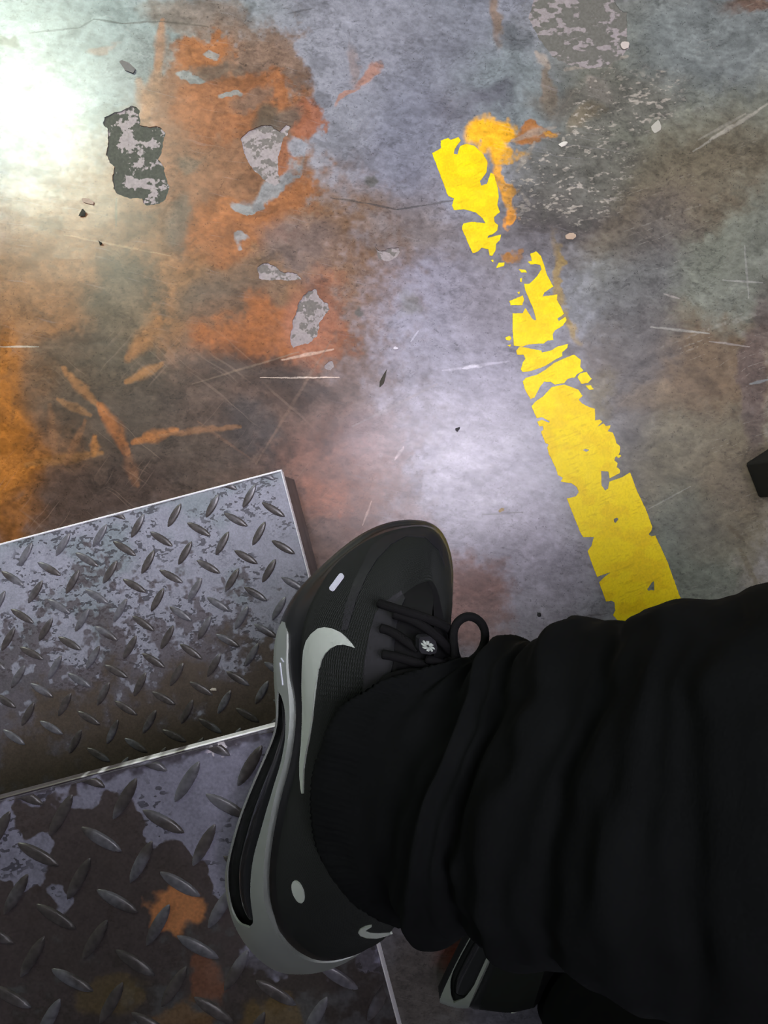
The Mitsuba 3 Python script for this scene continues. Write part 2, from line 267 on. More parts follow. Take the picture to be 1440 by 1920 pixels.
scene['floor_paint'] = bump(mikit.proc(floor_relief, 8e-4), 0.00016, pr(mikit.proc(floor_color), mikit.proc(floor_rough), spec=0.6))
def bare_color(p, n, uv):
    u, v = 720 + p.x * 1250, 960 - p.y * 1250
    a = fbm(u / 22, v / 18, 3.0, 4); b = fbm(u / 3.2, v / 3.2, 5.0, 2); c = fbm(u / 9, v / 7, 8.0, 2)
    big, top = 1 - smoothstep(0.3, 0.6, uv.y), smoothstep(5.5, 5.7, uv.y)
    m = a + 0.35 * (c - 0.5) + 0.25 * (b - 0.5)
    pale = smoothstep(0.44, 0.54, m + big * (smoothstep(5, 26, uv.x) * 0.24 - 0.22) + (1 - big) * 0.08)
    gm = fbm(u / 15, v / 9, 5.0, 4) + 0.10 * smoothstep(1090, 1020, u) * smoothstep(70, 20, v) + 0.13 * smoothstep(9, 0, uv.x) * noise(u / 20, v / 20, 2.0)
    dark = mix(mix(mi.Color3f(lin(122, 117, 112)), lin(84, 86, 78), big), lin(110, 109, 101), top)
    t = pale * (1 - top) + smoothstep(0.56, 0.66, gm) * top * 0.85
    return mix(dark, lin(160, 151, 150), t) * (0.82 + 0.36 * b)
scene['bare_concrete'] = pr(mikit.proc(bare_color), 0.9, spec=0.2)

CHIPS = [
    ((160, 80, 5.646), [(180,840),(200,790),(260,765),(300,740),(380,725),(490,665),(540,680),(575,720),(570,780),(580,830),(580,870),(640,890),(780,885),(805,910),(850,950),(840,1000),(820,1060),(815,1120),(800,1200),(775,1240),(810,1280),(835,1330),(840,1390),(870,1470),(895,1530),(860,1620),(830,1680),(760,1705),(650,1725),(610,1690),(600,1650),(560,1640),(480,1650),(400,1625),(340,1600),(300,1540),(285,1470),(285,1410),(300,1370),(300,1310),(260,1260),(220,1190),(225,1130),(245,1050),(240,960),(230,910),(190,880)]),
    ((430, 180, 6), [(130,480),(170,430),(230,385),(330,340),(380,325),(470,330),(560,395),(640,320),(690,335),(660,400),(655,440),(600,480),(580,560),(580,600),(550,680),(545,760),(545,850),(560,940),(575,970),(510,1010),(470,990),(400,950),(350,900),(280,840),(220,760),(180,680),(150,600)]),
    ((460, 440, 4.235), [(500,450),(560,430),(570,470),(610,520),(660,550),(670,590),(640,630),(610,670),(590,700),(585,740),(570,810),(500,860),(400,890),(380,905),(360,870),(355,800),(375,740),(370,680),(400,630),(415,560),(450,500)]),
    ((460, 440, 4.235), [(100,260),(130,225),(180,222),(240,250),(280,295),(340,300),(410,310),(440,340),(450,355),(340,365),(280,360),(190,362),(110,350),(97,300)]),
    ((460, 440, 4.235), [(1030,90),(1060,130),(1130,110),(1220,100),(1225,130),(1200,180),(1150,205),(1110,212),(1060,190),(1050,150)]),
    ((460, 440, 4.235), [(625,1035),(660,1008),(690,998),(705,1040),(680,1080),(635,1068)]),
    ((960, 0, 4.364), [(130,150),(200,270),(250,360),(330,460),(480,540),(640,560),(760,550),(880,480),(960,390),(940,330),(940,200),(940,100),(880,80),(800,-60),(500,-90),(200,-60),(160,60)]),
]
holes, chip_meshes = [], []
for i, ((ox, oy, s), pts) in enumerate(CHIPS):
    poly = rough_edge(fl(pts, ox, oy, s), 0.0022, 20 + i, 0.0022)
    holes.append(poly)
    depth = 0.0018 if i != 6 else 0.0008
    step = 0.0024 if poly.area > 4e-4 else 0.0012
    q, tri = fill(poly.buffer(0.0004), step); dist = shapely.distance(shapely.points(q), poly.exterior)
    hgt = meshkit.fbm(np.c_[q * 160, q[:, :1] * 0 + i], 3, 5) - 0.5
    edge = np.clip(shapely.distance(shapely.points(q), poly.exterior) / 0.004, 0, 1)
    z = -depth + depth * 1.5 * hgt * edge
    chip_meshes.append((trimesh.Trimesh(np.c_[q, np.minimum(z, -0.0003)], tri, process=False), np.c_[dist * 1000, np.full(len(q), float(i))]))
slab = Polygon([(-2.2, -2.2), (2.2, -2.2), (2.2, 2.2), (-2.2, 2.2)], [np.asarray(h.exterior.coords)[:-1] for h in holes])
m = trimesh.creation.extrude_polygon(slab, 0.006, engine='earcut'); m.apply_translation([0, 0, -0.006])
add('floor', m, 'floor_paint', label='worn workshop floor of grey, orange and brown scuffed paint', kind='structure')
base = trimesh.creation.box([4.4, 4.4, 0.1]); base.apply_translation([0, 0, -0.0565])
add('floor__concrete_base', base, 'bare_concrete')
for cm, cuv in chip_meshes:
    add('floor__bare_patch', cm, 'bare_concrete', smooth=True, uv=cuv, label='patch of bare rough concrete where the paint has chipped off')

# ------------------------------------------------------------------ yellow tape on the floor
def tape_color(p, n, uv):
    u, v = 720 + p.x * 1250, 960 - p.y * 1250
    a = fbm(u / 30, v / 20, 1.0, 3); g = fbm(u / 2.5, v / 2.5, 2.0, 2)
    c = mix(mi.Color3f(lin(252, 222, 0)), lin(244, 208, 0), smoothstep(0.4, 0.7, a)) * (0.9 + 0.2 * g)
    nick = smoothstep(0.74, 0.82, streak(u, v, -22, 14, 3.0, 31.0)) * smoothstep(0.5, 0.62, fbm(u / 40, v / 40, 3.0, 2))
    return mix(c, lin(190, 150, 8), nick * 0.22)
scene['tape_vinyl'] = two(bump(mikit.proc(lambda p, n, uv: fbm(p.x * 90, p.y * 110, 1.0, 3), 6e-4), 0.0003, pr(mikit.proc(tape_color), 0.5, spec=0.35)))
TAPE = [
    ((720, 0, 2), [(180,575),(213,557),(213,528),(240,518),(250,525),(280,515),(287,528),(265,560),(262,578),(275,580),(285,548),(310,540),(340,548),(372,580),(388,610),(385,645),(360,680),(365,697),(385,690),(400,648),(412,655),(425,700),(430,735),(425,770),(435,795),(412,815),(415,835),(428,845),(425,865),(405,880),(390,885),(388,893),(438,880),(435,900),(420,915),(418,940),(405,960),(395,958),(392,935),(365,930),(350,945),(332,950),(292,858),(297,838),(330,832),(380,838),(370,820),(345,798),(300,785),(262,788),(255,770),(262,745),(240,735)]),
    ((720, 400, 2), [(548,152),(570,143),(588,160),(600,195),(612,235),(635,275),(600,298),(595,312),(650,305),(648,325),(662,350),(675,378),(650,395),(655,405),(680,388),(685,400),(670,422),(640,440),(632,455),(635,475),(612,478),(600,488),(570,490),(540,492),(520,500),(487,497),(482,440),(482,375),(520,375),(530,355),(555,395),(566,402),(570,398),(560,360),(545,325),(530,290),(525,265),(545,265),(575,235),(590,210),(585,195),(570,190),(550,192),(540,182),(555,178)]),
    ((720, 400, 2), [(470,330),(520,308),(525,325),(518,345),(475,345)]),
    ((720, 400, 2), [(455,465),(470,460),(478,468),(472,478),(457,475)]),
    ((720, 400, 2), [(463,495),(475,491),(473,502)]),
    ((720, 400, 2), [(500,296),(509,293),(507,304)]),
    ((720, 400, 2), [(420,205),(430,185),(452,185),(450,197),(432,203)]),
    ((720, 400, 2), [(400,175),(411,174),(409,184)]),
    ((720, 400, 2), [(505,210),(530,212),(535,222),(515,222)]),
    ((720, 400, 2), [(510,245),(517,243),(516,258),(511,257)]),
    ((720, 400, 2), [(495,515),(510,500),(590,515),(592,522),(625,515),(650,500),(690,490),(688,505),(668,520),(668,535),(640,550),(600,575),(550,592),(518,595),(512,585),(520,560),(530,545),(522,530),(500,530)]),
    ((720, 400, 2), [(520,630),(530,618),(575,605),(600,590),(640,560),(685,540),(712,530),(738,550),(735,575),(748,590),(722,605),(715,615),(690,620),(675,637),(640,642),(625,632),(600,632),(585,650),(565,690),(550,697),(530,665)]),
    ((720, 400, 2), [(725,615),(735,600),(760,595),(772,615),(780,620),(765,635),(740,640)]),
    ((720, 400, 2), [(755,645),(775,645),(785,660),(770,662)]),
    ((980, 740, 4.235), [(70,92),(100,55),(160,15),(230,-60),(330,-80),(440,-40),(475,10),(445,40),(470,70),(530,100),(572,110),(576,205),(610,197),(632,215),(590,255),(640,228),(660,250),(697,243),(692,265),(675,290),(712,300),(730,335),(742,385),(770,410),(772,450),(760,480),(735,495),(728,520),(752,545),(745,575),(772,595),(772,622),(690,665),(680,610),(622,605),(625,720),(655,762),(678,745),(688,690),(790,655),(852,617),(905,760),(975,905),(1028,1050),(1020,1080),(1000,1110),(1020,1125),(1052,1118),(1150,1330),(1240,1585),(1330,1760),(1420,1990),(830,2160),(760,1800),(716,1750),(735,1715),(728,1650),(705,1635),(662,1643),(606,1490),(640,1455),(700,1408),(590,1447),(515,1245),(545,1200),(565,1130),(480,1132),(455,1090),(350,825),(420,808),(445,775),(430,735),(390,705),(300,690),(320,660),(280,640),(265,590),(205,465),(195,420),(205,395),(180,385),(145,292),(165,280),(160,250),(130,252),(115,215),(150,200),(210,222),(215,212),(150,178),(110,187)]),
    ((980, 740, 4.235), [(740,480),(775,478),(782,490),(755,502)]),
]
note('floor_tape', 'torn strip of yellow marking tape stuck to the floor', 'floor tape')
CUTS = [[(478,440),(500,430),(528,440),(505,455)], [(725,985),(750,975),(760,990),(735,1020),(722,1005)], [(988,1545),(1025,1490),(1042,1480),(1045,1555),(1015,1550),(1000,1560)]]
for i, ((ox, oy, s), pts) in enumerate(TAPE):
    poly = rough_edge(fl(pts, ox, oy, s), 0.0006, 50 + i, 0.0014) if i != 14 else Polygon(fl(pts, ox, oy, s)).buffer(0)
    if i == 14:
        for c in CUTS: poly = poly.difference(Polygon(fl(c, ox, oy, s)).buffer(0))
        poly = rough_edge(np.asarray(poly.exterior.coords)[:-1], 0.0005, 64, 0.0012).difference(shapely.union_all([Polygon(fl(c, ox, oy, s)).buffer(0) for c in CUTS]))
    if poly.geom_type != 'Polygon': poly = max(poly.geoms, key=lambda g: g.area)
    q, tri = fill(poly, 0.0035)
    lift = 0.0005 + 0.0006 * np.clip(meshkit.fbm(np.c_[q * 60, q[:, :1] * 0], 3, 3) - 0.45, 0, 1)
    add('floor_tape__torn_piece', thicken(np.c_[q, lift], tri, np.array([0, 0, 1.0]), 0.00045), 'tape_vinyl', smooth=40)

# ------------------------------------------------------------------ steel stair: two checker plate treads
Z1, Z2 = H - FOC / 1600, H - FOC / 2650
EA = np.array([0.967, 0.255]); EB = np.array([0.255, -0.967])     # along the front edge (to the right), and back from it
C1 = at(527, 880, Z1)[:2]
# right front corner of the upper tread: where its front and right edges meet
_f0, _f1 = at(515, 1360, Z2)[:2], at(710, 1780, Z2)[:2]
C2 = _f0 + EA * np.dot(_f1 - _f0, EA)

def plate_color(c0, zz, kind):
    def fn(p, n, uv):
        x, y = p.x - float(c0[0]), p.y - float(c0[1])
        a, b = (x * float(EA[0]) + y * float(EA[1])) * 1000, (x * float(EB[0]) + y * float(EB[1])) * 1000     # millimetres
        A = fbm(a / 42, b / 42, 1.0 + kind, 3) - 0.5
        Cc = fbm(a / 9, b / 9, 2.0 + kind, 3) - 0.5
        g = fbm(a / 1.6, b / 1.6, 3.0, 2) - 0.5
        col = mi.Color3f(lin(146, 148, 160)) if kind == 0 else mi.Color3f(lin(134, 134, 150))
        col = mix(col, lin(118, 132, 134) if kind == 0 else lin(100, 110, 110), smoothstep(0.0, 0.25, A) * 0.6)
        # paint worn through in dark flecks
        fl_ = smoothstep(0.60, 0.66, streak(a + Cc * 6, b + A * 10, 12, 5.5, 3.2, 4.0 + kind) * 0.6 + 0.4 * noise(a / 2.2, b / 1.5, 6.0)) * smoothstep(0.40, 0.56, fbm(a / 34, b / 34, 8.0 + kind, 2))
        col = mix(col, lin(48, 46, 52), fl_ * 0.75)
        if kind == 0:
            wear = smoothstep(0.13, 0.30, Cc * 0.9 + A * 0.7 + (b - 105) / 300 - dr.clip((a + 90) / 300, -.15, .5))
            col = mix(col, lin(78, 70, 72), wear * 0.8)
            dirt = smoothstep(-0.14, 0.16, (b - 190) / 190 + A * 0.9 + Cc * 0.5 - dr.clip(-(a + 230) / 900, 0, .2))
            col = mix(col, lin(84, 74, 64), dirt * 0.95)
            front = smoothstep(4.5, 1.5, b + Cc * 5) 
            col = mix(col, lin(52, 48, 52), front * .8)
        else:
            dirt = smoothstep(0.05, 0.09, A * 1.1 + Cc * 0.22 + (b - 75) / 340 - dr.clip((a + 75) / 260, -0.3, 0.4) - .02)
            col = mix(col, lin(70, 61, 57), dirt * 0.95)
            un = smoothstep(-.1, .15, (b - 150) / 150 + Cc)  # darker back half: dirt, deepened by shade painted into the colour
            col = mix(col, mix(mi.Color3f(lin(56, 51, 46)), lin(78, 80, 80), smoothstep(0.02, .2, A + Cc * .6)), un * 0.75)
            e = Cc * 0.9
            for ca, cb, ra, rb, c, k in ((-130, 108, 20, 17, (190, 128, 82), .95), (-150, 190, 22, 18, (120, 90, 50), .6), (-85, 205, 24, 22, (112, 92, 48), .55), (-122, 160, 11, 18, (130, 84, 58), .65), (-190, 155, 26, 14, (108, 92, 52), .5), (-70, 225, 16, 16, (120, 90, 46), .5)):
                d = dr.sqrt(dr.square((a - ca) / ra) + dr.square((b - cb) / rb)) + e
                col = mix(col, lin(*c), k * (1 - smoothstep(.75, 1.15, d)))
            front = smoothstep(7, 3, b + Cc * 14)
            col = mix(col, lin(60, 52, 56), front * .8)
            scr = smoothstep(0.72, 0.80, noise(a / 3, b / 3, 11.0)) * (1 - smoothstep(.6, 1.1, dr.sqrt(dr.square((a + 72) / 12) + dr.square((b - 7) / 6))))
            col = mix(col, lin(220, 214, 220), scr)
        return col * (1 + 0.4 * g + 0.3 * Cc)
    return fn
for i, (c0, zz) in enumerate(((C1, Z1), (C2, Z2))):
    scene[f'plate_paint_{i}'] = two(bump(mikit.proc(lambda p, n, uv: fbm(p.x * 500, p.y * 500, p.z * 500, 2), 8e-4), 0.0003, pr(mikit.proc(plate_color(c0, zz, i)), 0.46, spec=0.5)))
def lug_color(p, n, uv):
    g = fbm(p.x * 300, p.y * 300, 1.0, 2)
    big = fbm(p.x * 26, p.y * 26, 2.0, 2)
    return mix(mi.Color3f(lin(84, 79, 77)), lin(112, 112, 118), smoothstep(0.42, 0.62, big)) * (0.65 + 0.7 * g) * 0.8
scene['lug_steel'] = two(pr(mikit.proc(lug_color), 0.34, metal=0.0, spec=0.8))
scene['edge_worn'] = two(pr(mikit.proc(lambda p, n, uv: mix(mi.Color3f(lin(84, 76, 72)), lin(250, 250, 252), smoothstep(-0.16, -0.06, (p.x - float(C2[0])) * float(EA[0]) + (p.y - float(C2[1])) * float(EA[1]) + 0.16 * (noise(p.x * 160, p.y * 160) - .5)))), 0.35, spec=0.8))
scene['edge_steel'] = two(pr(srgb(250, 250, 252), 0.35, metal=0.1, spec=0.9))
def riser_color(p, n, uv):
    return mix(mi.Color3f(lin(96, 82, 74)), lin(64, 56, 52), fbm(p.x * 30, p.y * 30, p.z * 60, 3)) 
scene['riser_paint'] = two(pr(mikit.proc(riser_color), 0.5, spec=0.4))

def to3(c0, ab, z):
    ab = np.asarray(ab, float)
    xy = c0 + ab[..., :1] * EA + ab[..., 1:2] * EB
    return np.concatenate([xy, np.broadcast_to(np.asarray(z, float)[..., None] if np.ndim(z) else np.full(xy.shape[:-1] + (1,), z), xy.shape[:-1] + (1,))], -1)
def plank(c0, a0, a1, b0, b1, z0, z1, bev=0.0008):
    """A bar or plate between two heights, its upper edges bevelled, in the stair's own directions."""
    lo = [(a0, b0), (a1, b0), (a1, b1), (a0, b1)]
    up = [(a0 + bev, b0 + bev), (a1 - bev, b0 + bev), (a1 - bev, b1 - bev), (a0 + bev, b1 - bev)]
    v = np.vstack([to3(c0, lo, z0), to3(c0, lo, z1 - bev), to3(c0, up, z1)])
    m = trimesh.convex.convex_hull(v)
    return m

def lug_points(c0, ca, cb, ang, L, W, hgt, z, bmin):
    th = np.linspace(0, 2 * np.pi, 16, endpoint=False)
    rows = []
    for k, (s, zz) in enumerate(((1.0, -0.0003), (0.93, 0.45), (0.72, 0.85), (0.35, 1.0))):
        x = np.cos(th) * L / 2 * (s if k else 1)
        y = np.sign(np.sin(th)) * np.maximum(0, 1 - np.abs(np.cos(th)) ** 2.4) ** 0.75 * W / 2 * s
        rows.append(np.c_[x, y, np.full(16, hgt * zz if k else -0.0003)])
    v = np.vstack(rows + [[[0, 0, hgt]]])
    f = grid_faces(4, 16, True)
    j = np.arange(16)
    f = np.vstack([f, np.stack([48 + j, 48 + (j + 1) % 16, np.full(16, 64)], 1)])
    c, s = math.cos(ang), math.sin(ang)
    ab = np.c_[v[:, 0] * c - v[:, 1] * s + ca, v[:, 0] * s + v[:, 1] * c + cb]
    ab[:, 1] = np.maximum(ab[:, 1], bmin)
    ab[:, 0] = np.minimum(ab[:, 0], -bmin)
    m = trimesh.Trimesh(to3(c0, ab, z + v[:, 2]), f, process=False)
    return m

note('steel_stair', 'open steel stair with checker plate treads at the lower left', 'stairs')
for i, (c0, z, depth, wid, pitch, (oa, ob), L) in enumerate((
        (C1, Z1, 0.36, 0.62, 0.0452, None, 0.032) if False else (C1, Z1, 0.36, 0.62, 0.0452, (468, 930), 0.0325),
        (C2, Z2, 0.40, 0.52, 0.0458, (351, 1467), 0.0345))):
    o = at(oa, ob, z)[:2] - c0
    o = np.array([o @ EA, o @ EB])
    tr = add('steel_stair__tread', plank(c0, -wid, -0.0013, 0.0023 - 0.0008 * i, depth, z - 0.005, z), f'plate_paint_{i}',
             label='grey checker plate tread with worn paint' if i == 0 else 'upper checker plate tread, stained brown and orange')
    add(tr + '__nosing', plank(c0, -wid, 0, 0, 0.0022 - 0.0008 * i, z - 0.007, z + 0.0003, 0.0007), 'edge_worn' if i else 'edge_steel', smooth=30, label='thin front lip worn to bright bare steel')
    add(tr + '__side_lip', plank(c0, -0.0012 + .0003 * i, 0, 0.0024, depth, z - 0.012, z + 0.0002, 0.0005), 'edge_steel', smooth=30)
    na, nb = int(wid / pitch) + 1, int(depth / pitch) + 2
    n = 0
    cand = []
    for r in range(-2, nb):
        for q in range(-na, 3):
            cand.append((o[0] + q * pitch, o[1] + r * pitch, -math.pi / 4 * 1.02))
            cand.append((o[0] + (q + .5) * pitch, o[1] + (r + .5) * pitch, math.pi / 4))
    cand.sort(key=lambda t: -t[0] + abs(t[1]))
    for ca, cb, an in cand:
        if -0.006 < cb - .0 and cb < depth - 0.012 and ca < -0.004 and ca > -wid + 0.02 and n < 145:
            jit = rng.normal(0, 1, 3)
            lm = lug_points(c0, ca + jit[0] * .0004, cb + jit[1] * .0004, an + jit[2] * .03, L, 0.0088, 0.0017, z, 0.0034)
            ext = lm.extents
            if ext[:2].min() < 0.006: continue
            add(tr + '__lug', lm, 'lug_steel', smooth=50); n += 1
for i, (c0, z) in enumerate(((C1, Z1), (C2, Z2))):     # side plates down to the floor
    hgt = z - 0.03
    if i: continue
    s = plank(c0, -0.010, -0.0022, 0.006, 0.36, 0.001 if i else z - 0.105, z - 0.0125)
    add('steel_stair__side_plate', s, 'riser_paint')
add('steel_stair__post', plank(C2, -0.50, -0.45, 0.30, 0.35, 0.001, Z2 - 0.006), 'riser_paint')
add('steel_stair__post', plank(C1, -0.60, -0.55, 0.28, 0.33, 0.001, Z1 - 0.006), 'riser_paint')

# ------------------------------------------------------------------ shoes
def knit(p, n, uv):
    a, b = uv.x * 1.0, uv.y * 1.0
    rib = 0.5 + 0.5 * dr.cos(b * 2 * np.pi * 46)
    dots = 0.5 + 0.5 * dr.cos(a * 2 * np.pi * 190)
    return rib * (0.6 + 0.4 * dots)
def knit_color(p, n, uv):
    k = 0.5 + 0.5 * dr.cos(uv.y * 2 * np.pi * 46) * dr.cos(uv.x * 2 * np.pi * 190)
    return mix(mi.Color3f(lin(12, 14, 13)), lin(30, 35, 31), k)
scene['shoe_knit'] = two(bump(mikit.proc(knit, 4e-4), 0.0010, pr(mikit.proc(knit_color), 0.75, spec=0.3, sheen=0.3)))
scene['shoe_rubber'] = two(pr(srgb(17, 19, 19), 0.36, spec=0.5))
scene['shoe_foam'] = two(pr(srgb(18, 21, 21), 0.5, spec=0.4))
scene['shoe_panel'] = two(pr(srgb(23, 24, 27), 0.6, spec=0.35))
scene['shoe_black'] = two(pr(srgb(14, 15, 15), 0.8, spec=0.25))
scene['shoe_silver'] = two(bump(mikit.proc(lambda p, n, uv: noise(p.x * 2600, p.y * 2600, p.z * 2600), 3e-4), 0.00012, pr(srgb(168, 176, 168), 0.42, metal=0.55, spec=0.6)))
scene['shoe_mark'] = two(pr(srgb(190, 200, 188), 0.40, metal=0.35, spec=0.6))
scene['shoe_reflector'] = two(pr(srgb(196, 200, 212), 0.5, spec=0.5))
scene['air_unit'] = two(pr(srgb(16, 18, 20), 0.12, spec=0.8, clearcoat=0.8))
scene['lace_cord'] = two(bump(mikit.proc(lambda p, n, uv: dr.cos(p.x * 5200) * dr.cos(p.y * 5200 + p.z * 3000), 2e-4), 0.0002, pr(srgb(11, 11, 12), 0.8, spec=0.25)))
R1 = [(775,977,.035),(715,986,.040),(655,1018,.044),(600,1065,.047),(560,1105,.049),(532,1150,.050),(517,1200,.050),(514,1250,.049),(518,1310,.048),(517,1365,.048),(497,1420,.047),(472,1477,.046),(448,1540,.045),(430,1605,.045),(424,1650,.044),(430,1697,.043),(447,1745,.041),(480,1790,.036),(525,1820,.028),(575,1822,.022),(620,1805,.017),(655,1765,.014),(662,1690,.013),(662,1600,.013),(668,1500,.015),(690,1400,.018),(730,1310,.020),(785,1230,.024),(825,1160,.027),(840,1090,.030),(836,1035,.033),(815,995,.035)]
R2 = [(775,985,.047),(720,994,.052),(664,1027,.056),(612,1072,.060),(573,1116,.064),(550,1160,.067),(541,1205,.069),(539,1250,.070),(544,1310,.071),(544,1366,.073),(535,1430,.075),(521,1480,.077),(507,1545,.079),(498,1610,.080),(496,1655,.080),(499,1695,.079),(513,1735,.077),(536,1768,.070),(566,1793,.060),(605,1803,.055),(650,1795,.052),(698,1762,.050),(716,1690,.049),(717,1600,.049),(722,1500,.049),(742,1400,.049),(782,1310,.048),(822,1235,.047),(842,1165,.047),(847,1095,.047),(840,1035,.047),(818,993,.047)]
R3 = [(780,987,.058),(730,996,.062),(680,1018,.066),(630,1058,.070),(595,1108,.074),(574,1155,.077),(565,1200,.079),(565,1255,.080),(569,1315,.081),(567,1370,.083),(558,1430,.085),(545,1485,.087),(530,1548,.089),(520,1610,.090),(518,1655,.090),(522,1695,.089),(535,1733,.086),(558,1766,.080),(585,1788,.071),(615,1796,.066),(660,1789,.064),(708,1762,.062),(728,1690,.060),(731,1600,.060),(735,1500,.058),(754,1400,.057),(792,1310,.056),(829,1235,.055),(845,1165,.055),(847,1095,.055),(839,1035,.055),(816,996,.056)]
R4 = [(790,1003,.070),(745,1013,.076),(705,1040,.080),(662,1080,.085),(628,1125,.089),(605,1170,.093),(595,1212,.096),(593,1265,.099),(597,1325,.102),(597,1380,.105),(590,1440,.109),(578,1495,.112),(566,1552,.114),(558,1610,.115),(557,1655,.115),(562,1690,.113),(573,1722,.108),(594,1750,.101),(618,1772,.094),(648,1782,.090),(690,1776,.088),(724,1754,.086),(744,1690,.084),(749,1600,.082),(754,1500,.080),(772,1400,.078),(805,1310,.076),(835,1235,.073),(846,1165,.070),(845,1100,.068),(836,1045,.067),(817,1008,.068)]
R5 = [(800,1025,.080),(768,1035,.085),(735,1060,.090),(705,1100,.096),(683,1142,.101),(668,1185,.106),(658,1225,.110),(652,1275,.115),(650,1330,.120),(645,1385,.125),(636,1445,.129),(625,1500,.132),(614,1555,.134),(608,1605,.135),(607,1645,.134),(612,1675,.132),(622,1702,.128),(640,1725,.123),(662,1745,.118),(685,1755,.115),(715,1752,.112),(741,1735,.110),(758,1685,.108),(766,1600,.106),(773,1500,.104),(793,1400,.101),(823,1310,.096),(842,1235,.090),(844,1170,.085),(839,1110,.080),(829,1065,.078),(815,1038,.078)]
R6 = [(800,1090,.092),(785,1095,.095),(768,1105,.099),(752,1120,.103),(740,1145,.108),(735,1185,.113),(732,1225,.118),(728,1275,.124),(715,1330,.132),(695,1390,.140),(675,1450,.147),(662,1500,.152),(652,1550,.155),(648,1595,.156),(650,1630,.156),(657,1655,.155),(668,1678,.152),(683,1695,.149),(700,1708,.146),(718,1712,.144),(738,1705,.142),(755,1690,.140),(770,1650,.138),(785,1590,.136),(798,1500,.133),(815,1410,.128),(830,1320,.120),(838,1245,.110),(836,1185,.102),(828,1140,.097),(821,1110,.094),(812,1093,.092)]
UP = 16
def ring(r):
    r = np.array(r, float)
    r[:, 2] = np.where(r[:, 2] > .09, .09 + (r[:, 2] - .09) * .55, r[:, 2])
    k = np.arange(len(r) + 1)
    c = CubicSpline(k, np.vstack([r, r[:1]]), bc_type='periodic')(np.arange(len(r) * UP) / UP)
    return at(c[:, 0], c[:, 1], Z2 + c[:, 2])
Q1, Q2, Q3, Q4, Q5, Q6 = (ring(r) for r in (R1, R2, R3, R4, R5, R6))
NK = len(Q1)
KK = np.arange(NK) / UP
roll = np.radians(np.interp(KK, [0, 5, 9, 14, 19, 23, 27, 31, 32], [20, 20, 26, 33, 35, 33, 26, 20, 20]))
UPV = np.stack([np.sin(roll), roll * 0, np.cos(roll)], 1)
cen = Q1.mean(0)
def inset(q, d, drop):
    """The ring moved d inwards (in plan) and drop down the shoe's own upright."""
    t = np.roll(q, -1, 0) - np.roll(q, 1, 0); t[:, 2] = 0
    t /= np.linalg.norm(t, axis=1, keepdims=True) + 1e-9
    n = np.stack([-t[:, 1], t[:, 0], t[:, 2] * 0], 1)
    if ((q - q.mean(0)) * n).sum() > 0: n = -n
    return q + n * d - UPV * np.reshape(drop, (-1, 1) if np.ndim(drop) else ())
drop = np.clip(Q1[:, 2] - Z2 - 0.003, 0, 0.013)
Q0 = inset(Q1, np.interp(KK, [0, 6, 9, 16, 18, 22, 32], [.009, .009, .017, .015, .010, .009, .009])[:, None], drop); Q0[:, 2] = np.maximum(Q0[:, 2], Z2 + 0.0018)
def outward(grid):
    """Vertex normals of a closed-ring grid (rows, NK, 3), pointing outwards."""
    du = np.roll(grid, -1, 1) - np.roll(grid, 1, 1)
    dv = np.gradient(grid, axis=0)
    n = np.cross(du, dv); n /= np.linalg.norm(n, axis=2, keepdims=True) + 1e-12
    c = grid.reshape(-1, 3).mean(0)
    if ((grid - c) * n).sum() < 0: n = -n
    return n
def skin(grid):
    f = grid_faces(grid.shape[0], grid.shape[1], True)
    v = grid.reshape(-1, 3)
    m = trimesh.Trimesh(v, f, process=False)
    if (m.face_normals * (m.triangles_center - v.mean(0))).sum() < 0: m = trimesh.Trimesh(v, f[:, ::-1], process=False)
    return m
def rows(rs, n):
    rs = np.stack(rs)
    return CubicSpline(np.arange(len(rs)), rs)(np.linspace(0, len(rs) - 1, n))

# side wall of the sole between Q1 (bulge) and Q2, with a slot on each flank
def tab(x, y): return PchipInterpolator(x, y)(KK)
slot1 = tab([0, 7.7, 7.85, 8.3, 9, 10, 11, 13, 14, 15, 15.4, 15.65, 15.8, 21.0, 21.6, 22.2, 23, 24, 25, 25.8, 26.3, 32], [.5, .5, .42, .30, .15, .07, .06, .09, .12, .14, .19, .28, .5, .5, .3, .12, .06, .05, .10, .3, .5, .5])
slot2 = tab([0, 7.7, 7.85, 8.3, 9, 10, 11, 12, 13, 14, 15, 15.4, 15.65, 15.8, 21.0, 21.6, 22.2, 23, 24, 25, 25.8, 26.3, 32], [.5, .5, .62, .72, .77, .82, .80, .76, .70, .68, .66, .64, .60, .5, .5, .70, .78, .82, .84, .84, .7, .5, .5])
NB = 5
slot1, slot2 = np.where(slot1 < .499, .5 - (.5 - slot1) * 1.14, .5), np.where(slot2 > .501, .5 + (.5 - slot2) * -1.36, .5)
slot1, slot2 = np.maximum(slot1, .03), np.minimum(slot2, .90)
def wall_at(v, back=0.0):
    """Point rows on the side wall; v (NK,) from Q1 (0) to Q2 (1), slightly bulged."""
    p = Q1 * (1 - v)[:, None] + Q2 * v[:, None]
    return p
flat = np.stack([Q1, Q1 * .5 + Q2 * .5, Q2]); WN = outward(flat)[1]
def wall(v, back): return wall_at(v) + WN * (0.0022 * np.sin(np.pi * np.clip(v, 0, 1)) - back)[:, None]
low = np.stack([wall(slot1 * t, np.zeros(NK)) for t in np.linspace(0, 1, 4)])
high = np.stack([wall(slot2 + (1 - slot2) * t, np.zeros(NK)) for t in np.linspace(0, 1, 4)])
